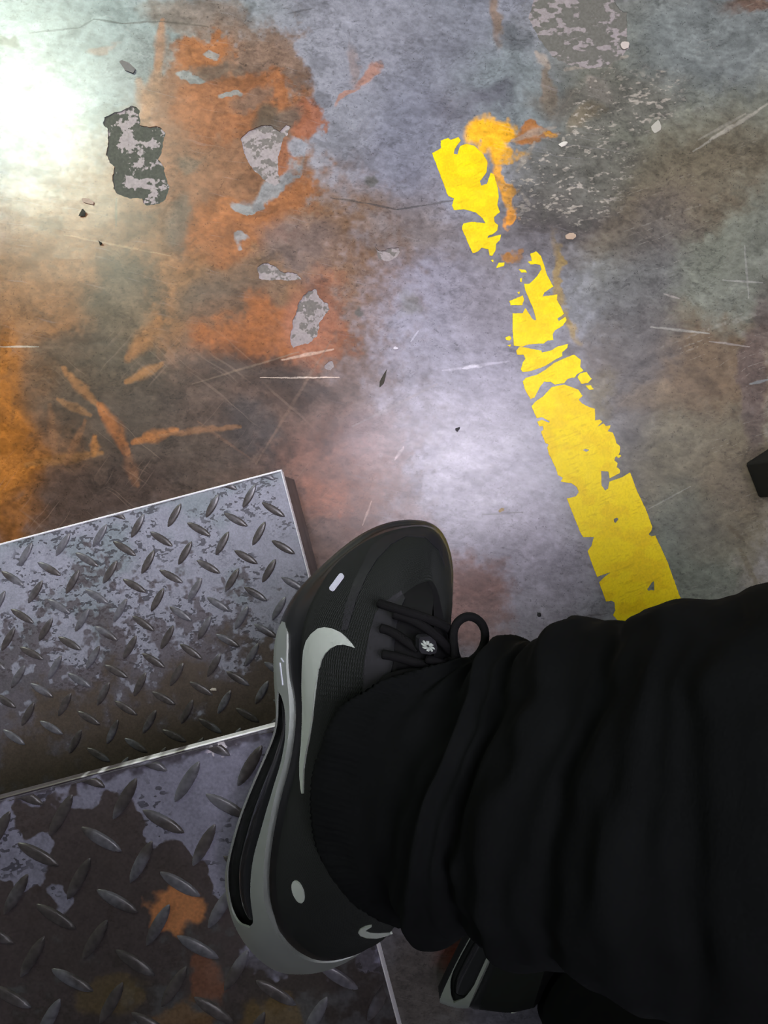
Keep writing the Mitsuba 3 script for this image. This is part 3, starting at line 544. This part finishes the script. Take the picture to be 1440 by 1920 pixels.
# silver frame: trimmed along its length
sil0 = tab([0, 5.2, 5.5, 6, 7, 7.6, 8.3, 32], [.55, .55, .35, .22, .2, .05, .0, .0])
def strip(lowv, highv, k0, k1, thick, n=4):
    ks = np.arange(int(k0 * UP), int(k1 * UP) + 1)
    g = np.stack([wall(lowv * (1 - t) + highv * t, np.zeros(NK))[ks] for t in np.linspace(0, 1, n)])
    nn = np.broadcast_to(WN[ks], g.shape)
    f = grid_faces(n, len(ks), False)
    v = g.reshape(-1, 3)
    m0 = trimesh.Trimesh(v, f, process=False)
    if (m0.face_normals * nn.reshape(-1, 3)[f].mean(1)).sum() < 0: f = f[:, ::-1]
    return thicken(v + nn.reshape(-1, 3) * 0.0008, f, nn.reshape(-1, 3), thick)
one, zero = np.ones(NK), np.zeros(NK)
top_of = np.where(KK < 5.2, .55, np.where(KK < 6.2, np.interp(KK, [5.2, 5.6, 6.2], [.6, .92, 1]), 1.0))
frame = trimesh.util.concatenate([strip(sil0, slot1, 5.25, 16.4, 0.0012), strip(slot2, top_of, 5.25, 16.4, 0.0045), strip(zero, one, 16.3, 21.1, 0.0045, 8),
                                  strip(zero, slot1, 21.0, 27.5, 0.0012), strip(slot2, one, 21.0, 27.5, 0.0045)])
# lower bevel of the silver frame, turning under
ks = np.arange(int(8.2 * UP), int(18.3 * UP) + 1)
bev = np.stack([(Q1 * (1 - t) + (Q0 + UPV * 0.004) * t)[ks] + WN[ks] * 0.0008 for t in np.linspace(0, 1, 4)])
fb = grid_faces(4, len(ks), False)
nb_ = np.broadcast_to(WN[ks], bev.shape).reshape(-1, 3)
mb = trimesh.Trimesh(bev.reshape(-1, 3), fb, process=False)
if (mb.face_normals * nb_[fb].mean(1)).sum() < 0: fb = fb[:, ::-1]
frame = trimesh.util.concatenate([frame, thicken(bev.reshape(-1, 3), fb, nb_, 0.0004)])
# black core behind the frame: recessed where the frame lies
deep = np.interp(KK, [0, 5.2, 7.4, 8.6, 15.4, 16.4, 21, 22, 25.5, 26.5, 27.6, 28.5, 32], [0, 0, .002, .0085, .0085, .003, .003, .0085, .0085, .003, .002, 0, 0])
core_rows = [Q0, Q1 - WN * np.minimum(deep, .0004)[:, None]] + [wall(np.full(NK, t), deep) for t in (.25, .5, .75)] + [Q2 - WN * deep[:, None] * 0.4, Q2 * .5 + Q3 * .5 + WN * .0006, Q3]
core = skin(np.stack(core_rows))
foot = Polygon(Q0[:, :2]).buffer(0)
spine = lambda q: np.stack([q.mean(0)] * len(q))
cap = np.vstack([Q0, Q0.mean(0)[None]])
j = np.arange(NK)
capm = trimesh.Trimesh(cap, np.stack([(j + 1) % NK, j, np.full(NK, NK)], 1), process=False)
if capm.face_normals[:, 2].mean() > 0: capm.invert()
core = trimesh.util.concatenate([core, capm])
# tread blocks under the outsole
# dark glossy air tubes in the slots
def air(k0, k1):
    ks = np.arange(int(k0 * UP), int(k1 * UP) + 1)
    n = 9
    g = []
    for t in np.linspace(0, 1, n):
        vv = slot1 + (slot2 - slot1) * (t * 1.16 - .08)
        g.append(wall(vv, 0.0080 - 0.0056 * np.sin(np.pi * t) * np.ones(NK))[ks])
    g = np.stack(g); f = grid_faces(n, len(ks), False); v = g.reshape(-1, 3)
    nn = np.broadcast_to(WN[ks], g.shape).reshape(-1, 3)
    if (trimesh.Trimesh(v, f, process=False).face_normals * nn[f].mean(1)).sum() < 0: f = f[:, ::-1]
    return thicken(v, f, nn, 0.003)
airm, airm2 = air(8.4, 15.9), air(21.6, 26.0)
# upper
ug = rows([Q3, Q4, Q5, Q6], 28)
UV = np.stack(np.broadcast_arrays((KK / 32)[None, :], np.linspace(0, 1, 28)[:, None]), -1).reshape(-1, 2)
upper = skin(ug)
# padded collar and tongue close the top
sp = CubicSpline([0, 9, 18.5, 27, 32], at([806, 770, 722, 790, 806], [1110, 1390, 1640, 1390, 1110], Z2 + np.array([.096, .114, .112, .114, .096])), axis=0)(KK)
tongue_rows = [Q6 + UPV * .0, Q6 * .75 + sp * .25 + UPV * .0015, Q6 * .4 + sp * .6 + UPV * .003, Q6 * .08 + sp * .92 + UPV * .0035]
tongue = skin(np.stack(tongue_rows))
if tongue.face_normals[:, 2].mean() < 0: tongue.invert()
whole = trimesh.util.concatenate([upper, tongue, core])
if True:
    pass
def drape(px, thick=0.0009, step=3.0, on=None, lift=None):
    """A thin panel lying on the shoe's surface, its outline read from the photograph (pixels)."""
    poly = Polygon(px).buffer(0)
    q, tri = fill(poly, step)
    on = on or whole
    o = np.tile([[0, 0, H]], (len(q), 1)); d = at(q[:, 0], q[:, 1], 0.0) - o
    loc, ir, it = on.ray.intersects_location(o, d, multiple_hits=True)
    pts, nr, best = np.zeros((len(q), 3)), np.zeros((len(q), 3)), np.full(len(q), -9.0)
    for l, i, t in zip(loc, ir, it):
        if l[2] > best[i]: best[i] = l[2]; pts[i] = l; nr[i] = on.face_normals[t]
    miss = best < -1
    if miss.any():
        good = np.where(~miss)[0]
        for i in np.where(miss)[0]:
            k = good[np.argmin(((q[good] - q[i]) ** 2).sum(1))]
            zz = pts[k][2]; pts[i] = at(q[i, 0], q[i, 1], zz); nr[i] = nr[k]
    nr = np.where((nr[:, 2] < 0)[:, None], -nr, nr)
    for _ in range(4):       # smooth the normals over neighbours
        acc = nr.copy()
        for a, b in ((0, 1), (1, 2), (2, 0)):
            np.add.at(acc, tri[:, a], nr[tri[:, b]]); np.add.at(acc, tri[:, b], nr[tri[:, a]])
        nr = acc / np.linalg.norm(acc, axis=1, keepdims=True)
    tri = tri[:, ::-1]       # pixel rows run downwards
    return thicken(pts + nr * (lift if lift is not None else thick), tri, nr, thick + 0.0006)
SWOOSH = [(666,1215),(660,1206),(650,1195),(640,1186),(625,1179),(610,1176),(597,1179),(585,1189),(576,1202),(571,1220),(569,1247),(568,1285),(569,1320),(569,1357),(567,1395),(564,1430),(564,1454),(566,1479),(568,1488),(570,1487),(571,1444),(575,1415),(581,1386),(587,1349),(590,1318),(594,1285),(598,1255),(602,1240),(600,1252),(604,1237),(610,1226),(620,1216),(632,1210),(645,1209),(657,1212)]
SWOOSH.remove((602,1240))
def capsule(x0, y0, x1, y1, w):
    return np.asarray(shapely.LineString([(x0, y0), (x1, y1)]).buffer(w / 2).exterior.coords)[:-1]
MINI = [(697,1733),(685,1736),(675,1741),(672,1746),(676,1752),(687,1756),(705,1757),(722,1753),(735,1748),(722,1749),(710,1750),(695,1749),(686,1746),(686,1742),(697,1735)]
def petal(k, cx=801.5, cy=1211.0, r=12.5):
    a = k * math.pi / 4 + 0.15
    pts = [(0.16, 0.0), (0.55, 0.22), (0.98, 0.30), (0.92, -0.06), (0.62, -0.22), (0.30, -0.10)]
    out = []
    for x, y in pts:
        X, Y = x * math.cos(a) - y * math.sin(a), x * math.sin(a) + y * math.cos(a)
        out.append((cx + r * (X * 1.0 + Y * 0.25), cy + r * (Y * 0.86 + X * 0.15)))
    return out
def cord(pts, r, sides=8, n=40):
    p = np.array(pts, float)
    return tube(at(p[:, 0], p[:, 1], Z2 + p[:, 2]), r, sides, n)
BC, BN = at(801.5, 1211, Z2 + .1235), np.array([math.sin(.42), -.12, math.cos(.42)]); BN = BN / np.linalg.norm(BN)
def plate(px, lift, thick):
    """A flat little plate on the laces, tilted like the tongue."""
    q, tri = fill(Polygon(px).buffer(0), 2.0)
    d = at(q[:, 0], q[:, 1], 0.0) - [0, 0, H]
    t = ((BC - [0, 0, H]) @ BN) / (d @ BN)
    return thicken(np.array([0, 0, H]) + d * t[:, None] + BN * lift, tri[:, ::-1], BN, thick)
parts = [   # name, mesh, material, smoothing, label, uv
    ('sole', core, 'shoe_rubber', 40, 'glossy black rubber sole'),
    ('sole_frame', frame, 'shoe_silver', 40, 'silver frame round the slot in the sole'),
    ('air_chamber', airm, 'air_unit', True, 'dark glossy air chamber'), ('air_chamber', airm2, 'air_unit', True, 'dark glossy air chamber'),
    ('upper', upper, 'shoe_knit', True, 'black ribbed knit upper'),
    ('tongue', tongue, 'shoe_black', True, None),
    ('logo', drape(SWOOSH, .0010, 3.0), 'shoe_mark', 40, 'large silver curved tick'),
    ('reflector', drape(capsule(623.5, 1104, 640.5, 1081, 9.5), .0008, 2.0), 'shoe_reflector', 40, 'small pale reflective bar'),
    ('heel_dot', drape([(560 + 20 * math.sin(t) * -.22 + 11 * math.cos(t), 1671 + 20.5 * math.sin(t) * -1 + 2.5 * math.cos(t)) for t in np.linspace(0, 2 * np.pi, 28)[:-1]], .0008, 2.5), 'shoe_mark', 40, 'small silver oval'),
    ('heel_logo', drape(MINI, .0008, 2.0), 'shoe_mark', 40, 'small silver curved tick on the heel'),
    ('eyestay', drape([(752,1108),(722,1128),(704,1150),(692,1190),(684,1240),(680,1300),(690,1310),(724,1300),(738,1240),(742,1190),(748,1150),(760,1122)], .0007, 4.0), 'shoe_panel', 40, 'smooth dark lace panel'),
    ('toe_overlay', drape([(722,1006),(760,992),(800,992),(832,1022),(841,1060),(834,1062),(822,1032),(796,1008),(762,1006),(735,1020),(708,1048),(688,1080),(668,1125),(652,1180),(640,1182),(648,1135),(664,1090),(684,1050),(696,1024)], .0005, 4.0), 'shoe_panel', 40, None),
    ('lace_badge', plate([(786,1198),(790,1194),(806,1193),(817,1202),(820,1214),(818,1224),(806,1228),(790,1225),(786,1218)], 0, .004), 'shoe_panel', 30, 'black cord lock with a silver pinwheel'),
]
for k in range(8): parts.append(('badge_petal', plate(petal(k), .0006, .0007), 'shoe_mark', 40, None))
LACE = [
    [(710,1131,.106),(735,1139,.110),(777,1152,.114),(815,1165,.112),(842,1180,.105),(848,1195,.098)],
    [(738,1152,.110),(768,1161,.113),(800,1178,.115),(826,1200,.113),(845,1222,.108)],
    [(714,1178,.109),(740,1188,.112),(764,1204,.115),(785,1218,.117)],
    [(718,1227,.113),(748,1233,.116),(785,1244,.118),(815,1250,.118),(838,1240,.115)],
    [(718,1280,.115),(735,1270,.118),(770,1262,.121),(800,1262,.121)],
    [(800,1236,.119),(820,1242,.120),(845,1247,.116),(860,1240,.112)],
]
for l in LACE: parts.append(('lace', cord(l, .0024, 8, 26), 'lace_cord', True, None))
LOOP = [(838,1238,.113),(852,1240,.113),(853,1222,.112),(850,1198,.110),(852,1178,.108),(862,1163,.107),(879,1156,.107),(897,1163,.107),(908,1180,.107),(909,1200,.107),(902,1220,.108),(890,1234,.110),(872,1246,.112)]
parts.append(('lace_loop', cord(LOOP, .00232, 10, 90), 'lace_cord', True, 'lace loop standing out to the side'))
parts.append(('lace', cord([(845,1205,.104),(851,1225,.107),(858,1243,.110)], .0030, 8, 14), 'lace_cord', True, None))
# arrow mark in the front of the silver frame
def on_frame(pts): return drape(pts, .0005, 2.0, frame)
parts.append(('sole_mark', on_frame(capsule(525.5, 1243, 530.5, 1284, 1.6)), 'shoe_reflector', 40, None))
parts.append(('sole_mark', on_frame(capsule(527.5, 1234, 532.0, 1241, 1.4)), 'shoe_reflector', 40, None))

note('person', 'person in black trousers and black sneakers standing on the stair', 'person')
sk = 'person__shoe'; note(sk, 'black sneaker on the raised left foot, silver curved tick on its side')
for nm, m, b, sm, lab in parts:
    kw = {'uv': UV} if nm == 'upper' else {}
    add(f'{sk}__{nm}', m, b, smooth=sm, label=lab, **kw)
# the right shoe: the same shoe mirrored, set flat on the floor
hp = at(640, 1700, Z2)
RS_POS, RS_ANG, RS_ROLL = np.array([0.076, -0.664, 0.0]), math.radians(-26), math.radians(34)
def mirrored(v):
    w = np.asarray(v, float) - hp
    r = math.radians(-30); t = np.clip((w[:, 1] - 0.02) / 0.2, 0, 1); rr = -np.radians(33 - 13 * t)
    x = w[:, 0] * np.cos(rr) + w[:, 2] * np.sin(rr) * -1 * -1
    x, z = w[:, 0] * np.cos(-rr) - w[:, 2] * np.sin(-rr), w[:, 0] * np.sin(-rr) + w[:, 2] * np.cos(-rr)
    x = -x
    x, z = x * math.cos(RS_ROLL) + z * math.sin(RS_ROLL), z * math.cos(RS_ROLL) - x * math.sin(RS_ROLL)
    ca, sa = math.cos(RS_ANG), math.sin(RS_ANG)
    return np.stack([x * ca - w[:, 1] * sa, x * sa + w[:, 1] * ca, z], 1) + RS_POS
zmin = min(mirrored(core.vertices)[:, 2].min(), 1)
RS_POS = RS_POS + [0, 0, 0.001 - zmin]
sk2 = 'person__shoe_001'; note(sk2, 'black sneaker with a silver slotted sole frame on the floor at the bottom edge')
for nm, m, b, sm, lab in parts:
    kw = {'uv': UV} if nm == 'upper' else {}
    mm = trimesh.Trimesh(mirrored(m.vertices), m.faces[:, ::-1], process=False)
    add(f'{sk2}__{nm}', mm, b, smooth=sm, **kw)

# ------------------------------------------------------------------ trousers, body
def cloth_color(p, n, uv):
    a = fbm(p.x * 60, p.y * 60, p.z * 60, 2); g = noise(p.x * 1800, p.y * 1800, p.z * 1800)
    return mi.Color3f(lin(12, 14, 14)) * (0.6 + 0.5 * a + 0.4 * g)
scene['black_fleece'] = two(bump(mikit.proc(lambda p, n, uv: noise(p.x * 1500, p.y * 1500, p.z * 1500), 3e-4), 0.00012, pr(mikit.proc(cloth_color), 0.9, spec=0.10, sheen=0.12)))
scene['skin'] = two(pr(srgb(196, 150, 122), 0.5))
scene['hair'] = two(pr(srgb(30, 24, 22), 0.6))
NT = 320
def ellipse_ring(Tp, Bp, z, lift, tilt=0.0):
    """A ring of trouser leg: its upper and lower outline in the photograph, its height and its half thickness."""
    a, b = at(*Tp, z), at(*Bp, z)
    c, e1 = (a + b) / 2, (a - b) / 2
    th = np.linspace(0, 2 * np.pi, NT, endpoint=False)
    e2 = np.array([-lift * 0.55, 0.0, lift * 0.85])
    return c + np.cos(th)[:, None] * e1 + np.sin(th)[:, None] * e2
HEM = [(850,1246,.584),(800,1260,.590),(755,1275,.592),(692,1300,.592),(645,1327,.590),(618,1385,.588),(602,1430,.586),(595,1495,.585),(603,1560,.585),(628,1630,.585),(696,1690,.580),(752,1724,.575),(786,1736,.570),(835,1710,.556),(862,1600,.550),(875,1480,.553),(872,1360,.570)]
h = np.array(HEM, float); h = np.vstack([h, h[:1]])
d = np.r_[0, np.cumsum(np.linalg.norm(np.diff(at(h[:, 0], h[:, 1], h[:, 2]), axis=0), axis=1))]
iT, iB = 0, 12
par = np.interp(np.arange(len(h)), [0, 12, len(h) - 1], [0, .5, 1])
par = np.r_[d[:13] / d[12] * .5, .5 + (d[13:] - d[12]) / (d[-1] - d[12]) * .5]
hem = CubicSpline(par, h, bc_type='periodic')(np.linspace(0, 1, NT, endpoint=False))
hem = at(hem[:, 0], hem[:, 1], hem[:, 2])
knee_c = np.array([0.43, -0.055, 0.735])
def free_ring(c, e1, e2):
    th = np.linspace(0, 2 * np.pi, NT, endpoint=False)
    return np.array(c) + np.cos(th)[:, None] * np.array(e1) + np.sin(th)[:, None] * np.array(e2)
RG = [hem,
      ellipse_ring((915, 1232), (832, 1712), .590, .050), ellipse_ring((1000, 1205), (908, 1736), .604, .054),
      ellipse_ring((1150, 1172), (1080, 1772), .626, .064), ellipse_ring((1280, 1130), (1260, 1830), .645, .072), ellipse_ring((1450, 1088), (1470, 1900), .662, .080),
      free_ring((.27, -.105, .69), (-.03, .095, 0), (-.04, 0, .085)), free_ring(knee_c, (.03, .09, 0), (-.04, 0, .085)),
      free_ring((.485, -.14, .76), (.09, .04, 0), (0, .02, .09)), free_ring((.48, -.30, .79), (.105, .0, 0), (0, .0, .095)), free_ring((.46, -.50, .82), (.11, -.01, 0), (0, 0, .105))]
RG = np.stack(RG)
tt = np.array([0, 1, 2, 3, 4, 5, 6.2, 7.6, 8.6, 9.8, 11])
NTR = 260
ts = np.linspace(0, 11, NTR)
leg = PchipInterpolator(tt, RG, axis=0)(ts)
# cloth folds: arcs round the ankle that fade towards the knee, and a ribbed hem
du = np.roll(leg, -1, 1) - np.roll(leg, 1, 1); dv = np.gradient(leg, axis=0)
nn = np.cross(du, dv); nn /= np.linalg.norm(nn, axis=2, keepdims=True) + 1e-12
if ((leg - leg.mean(1, keepdims=True)) * nn).sum() < 0: nn = -nn
th = np.linspace(0, 2 * np.pi, NT, endpoint=False)[None]
TT = ts[:, None]
w1 = meshkit.fbm(np.stack([np.broadcast_to(TT * 0.9, leg.shape[:2]), np.broadcast_to(np.cos(th) * 1.3, leg.shape[:2]), np.broadcast_to(np.sin(th) * 1.3, leg.shape[:2])], -1), 3, 3) - 0.5
fold = np.sin(TT * 5.2 + w1 * 5 + 0.9 * np.sin(th)) ** 3 * 0.0062 * np.exp(-((TT - 1.4) / 2.4) ** 2) + 0.013 * w1 * np.clip((TT - .15) / 1.2, 0, 1)
fold += 0.0012 * np.exp(-((TT - 0.06) / 0.10) ** 2)      # rolled hem
fold -= 0.0030 * np.exp(-((TT - 0.42) / 0.10) ** 2)      # seam behind the ribbed hem
rib = 0.0006 * np.cos(th * 130) * (TT < 0.26)
leg = leg + nn * (fold + rib)[..., None]
inner = leg[:14][::-1] - nn[:14][::-1] * 0.004           # the hem's inside
leg_all = np.vstack([inner, leg])
left = trimesh.Trimesh(leg_all.reshape(-1, 3), grid_faces(len(leg_all), NT, True), process=False)
def limb(pts, n=70, folds=.006, seed=1):
    p = np.array([q[:3] for q in pts], float); r = np.array([q[3] for q in pts])
    t = np.r_[0, np.cumsum(np.linalg.norm(np.diff(p, axis=0), axis=1))]; s = np.linspace(0, t[-1], n)
    c, rr = CubicSpline(t, p)(s), PchipInterpolator(t, r)(s)
    tg = np.gradient(c, axis=0); tg /= np.linalg.norm(tg, axis=1, keepdims=True)
    a = np.cross(tg, [.9, .1, .1]); a /= np.linalg.norm(a, axis=1, keepdims=True); b = np.cross(tg, a)
    th = np.linspace(0, 2 * np.pi, 48, endpoint=False)
    w = meshkit.fbm(np.stack([np.broadcast_to(s[:, None] * 18, (n, 48)), np.broadcast_to(np.cos(th)[None] * 1.5, (n, 48)), np.broadcast_to(np.sin(th)[None] * 1.5, (n, 48))], -1), 3, seed) - .5
    R = rr[:, None] + folds * 2 * w
    v = c[:, None] + R[..., None] * (np.cos(th)[None, :, None] * a[:, None] + np.sin(th)[None, :, None] * b[:, None])
    return trimesh.Trimesh(v.reshape(-1, 3), grid_faces(n, 48, True), process=False)
HIP = np.array([0.40, -0.62, 0.86])
right = limb([(0.275, -0.640, .10, .075), (0.295, -0.63, .22, .08), (0.325, -.60, .48, .088), (.34, -.60, .66, .10), (.36, -.62, .82, .115)], seed=5)
def hull(*balls):
    return trimesh.convex.convex_hull(np.vstack([trimesh.creation.icosphere(3, r).vertices + np.array(c) for *c, r in balls]))
def blend(ms, step, it):
    mm = manifold3d.Manifold()
    for x in ms:
        mm = mm + manifold3d.Manifold(manifold3d.Mesh(vert_properties=np.asarray(x.vertices, np.float32), tri_verts=np.asarray(x.faces, np.uint32)))
    mm = mm.refine_to_length(step).to_mesh()
    t = trimesh.Trimesh(mm.vert_properties[:, :3], mm.tri_verts)
    trimesh.smoothing.filter_taubin(t, iterations=it)
    return t
hips = blend([hull((.44, -.56, .83, .105), (.36, -.66, .84, .12), (.40, -.66, .93, .12)), hull((.40, -.66, .93, .125), (.38, -.66, 1.0, .12))], .03, 8)
for mm in (left, right): mm.fix_normals()
add('person__trousers', trimesh.util.concatenate([left, right, hips]), 'black_fleece', smooth=True, label='black fleece trousers with gathered cuffs')
shading_torso = blend([hull((.38, -.66, 1.0, .135), (.24, -.46, 1.12, .14), (.05, -.21, 1.20, .135)), hull((.05, -.21, 1.22, .11), (.23, -.22, 1.24, .075), (-.15, -.25, 1.22, .075)),
               hull((.24, -.24, 1.24, .07), (.43, -.40, 1.03, .055)), hull((.43, -.40, 1.03, .055), (.45, -.30, .93, .042)), hull((-.16, -.25, 1.22, .07), (-.27, -.26, 1.03, .055)), hull((-.27, -.26, 1.03, .055), (-.11, -.15, .97, .042))], .03, 6)
add('person__jacket', shading_torso, 'black_fleece', smooth=True, label='dark jacket out of view, posed to shade the stair')  # unseen upper body, added to block the ceiling lamp over the upper tread
def turned(m): m.apply_translation([.09, .03, -.02]); return m
head = blend([hull((.0, -.17, 1.37, .085), (-.01, -.10, 1.33, .07), (-.015, -.07, 1.28, .045)), hull((.0, -.26, 1.27, .055), (.01, -.21, 1.33, .055)), hull((-.015, -.025, 1.315, .012), (-.015, -.02, 1.29, .015))], .012, 6)
add('person__head', turned(head), 'skin', smooth=True)
add('person__hair', turned(blend([hull((.005, -.19, 1.395, .09), (.0, -.12, 1.41, .075))], .012, 4)), 'hair', smooth=True)
hand = lambda x, s: blend([hull((x, -.10, .96, .030), (x - s * .01, -.05, .945, .026))] + [hull((x + s * (.020 - .013 * k), -.045, .945, .009), (x + s * (.006 - .012 * k), .005 - .004 * abs(k - 1.5), .935, .008)) for k in range(4)] + [hull((x - s * .03, -.07, .95, .011), (x - s * .050, -.03, .935, .009))], .006, 3)
_h = hand(.0, 1); _h.apply_translation([.45, -.17, -.025]); add('person__hand', _h, 'skin', smooth=True)
add('person__hand', hand(-.09, -1), 'skin', smooth=True)

# ------------------------------------------------------------------ black case at the right edge
scene['case_plastic'] = two(pr(srgb(30, 32, 32), 0.55, spec=0.4))
ca = fl([(1398, 869)])[0]; d1 = np.array([.84, .54]); d2 = np.array([.36, -.93])
p4 = [ca, ca + d1 * .30, ca + d1 * .30 + d2 * .058, ca + d2 * .058]
foot4 = Polygon(p4).buffer(-.006).buffer(.006)
o8 = np.asarray(foot4.exterior.coords)[:-1]
i8 = np.asarray(Polygon(p4).buffer(-.008).buffer(.004).exterior.coords)[:-1]
cs = trimesh.convex.convex_hull(np.vstack([np.c_[o8, np.full(len(o8), .001)], np.c_[o8, np.full(len(o8), .10)], np.c_[i8, np.full(len(i8), .106)]]))
add('black_case', cs, 'case_plastic', smooth=40, label='black case of which one corner shows at the right edge', cat='case')

# ------------------------------------------------------------------ debris
def stone(px, py, L, W, hgt, ang, col, name, lab, cat, seed, z=0.0, group=None, flat=False):
    c = at(px, py, z); k = FOC / (H - z); g = np.random.default_rng(seed)
    a = math.radians(-ang)
    if flat:
        th = np.sort(np.linspace(0, 2 * np.pi, 9, endpoint=False) + g.uniform(-.25, .25, 9))
        rad = g.uniform(.75, 1.15, 9)
        q, tri = fill(Polygon(np.c_[np.cos(th) * rad * L / 2 / k, np.sin(th) * rad * W / 2 / k]).buffer(0), L / k / 7)
        zt = hgt * (0.55 + .5 * q[:, 0] / (L / k)) + .0003 * g.uniform(-1, 1, len(q))
        m = thicken(np.c_[q, np.maximum(zt, .0006)], tri, np.array([0, 0, 1.0]), .0008)
        v = m.vertices.copy()
    else:
        m = trimesh.convex.convex_hull(g.normal(0, 1, (16, 3)) * [1, 1, .9])
        v = m.vertices / np.abs(m.vertices).max(0) * [L / 2 / k, W / 2 / k, hgt / 2]
    v = np.stack([v[:, 0] * math.cos(a) - v[:, 1] * math.sin(a), v[:, 0] * math.sin(a) + v[:, 1] * math.cos(a), v[:, 2]], 1)
    v[:, 2] -= v[:, 2].min() - .0001
    key = f'debris_{"_".join(map(str, col))}'
    if key not in scene: scene[key] = two(pr(srgb(*col), 0.8, spec=.3))
    add(name, trimesh.Trimesh(v + c, m.faces, process=False), key, label=lab, cat=cat, group=group or {'pebble': 'crumbs and pebbles lying about', 'paint flake': 'loose paint flakes on the floor'}.get(cat))
stone(157, 400, 13, 17, .006, 20, (58, 58, 50), 'pebble', 'dark pebble below the biggest chipped patch', 'pebble', 1)
stone(191, 457, 9, 8, .005, 0, (52, 54, 46), 'pebble', 'tiny dark pebble lowest of the two below the chipped patch at left', 'pebble', 2)
stone(166, 378, 28, 10, .0018, 20, (170, 152, 136), 'paint_flake', 'tan oblong paint flake left of the chipped patch', 'paint flake', 3, flat=True)
stone(240, 126, 34, 15, .0030, 38, (112, 110, 108), 'paint_flake', 'grey curled paint flake above the chipped patch at left', 'paint flake', 4, flat=True)
stone(720, 708, 42, 9, .0030, -68, (70, 66, 58), 'wood_splinter', 'dark splinter lying on the lavender grey floor', 'splinter', 5)
stone(1231, 239, 19, 25, .0030, 0, (176, 174, 160), 'paint_flake', 'pale square flake on the grey floor right of the tape', 'paint flake', 6, flat=True)
stone(1069, 443, 22, 13, .0020, -10, (182, 160, 138), 'paint_flake', 'tan flake below the dark stain by the tape', 'paint flake', 7, flat=True)
stone(742, 653, 10, 8, .003, 20, (214, 208, 216), 'pebble', 'white crumb above the dark splinter', 'pebble', 8)
stone(941, 956, 13, 8, .0030, -20, (196, 172, 140), 'pebble', 'tan crumb on the floor left of the yellow tape', 'pebble', 9)
stone(858, 804, 9, 12, .003, 0, (72, 70, 74), 'pebble', 'dark crumb in the middle of the lavender grey floor', 'pebble', 10)
stone(1012, 1152, 10, 9, .003, 0, (60, 58, 62), 'pebble', 'dark crumb left of the tape just above the trouser leg', 'pebble', 11)
stone(1055, 272, 18, 13, .004, 0, (214, 210, 198), 'pebble', 'white crumb on the rough bare concrete right of the tape', 'pebble', 12)
stone(398, 1292, 16, 9, .0022, -15, (216, 208, 194), 'pebble', 'white crumb lying on the lower checker plate tread', 'pebble', 13, z=Z1)
stone(1171, 86, 16, 17, .003, 0, (196, 186, 176), 'paint_flake', 'pale flake at the rim of the round bare patch', 'paint flake', 14, flat=True)
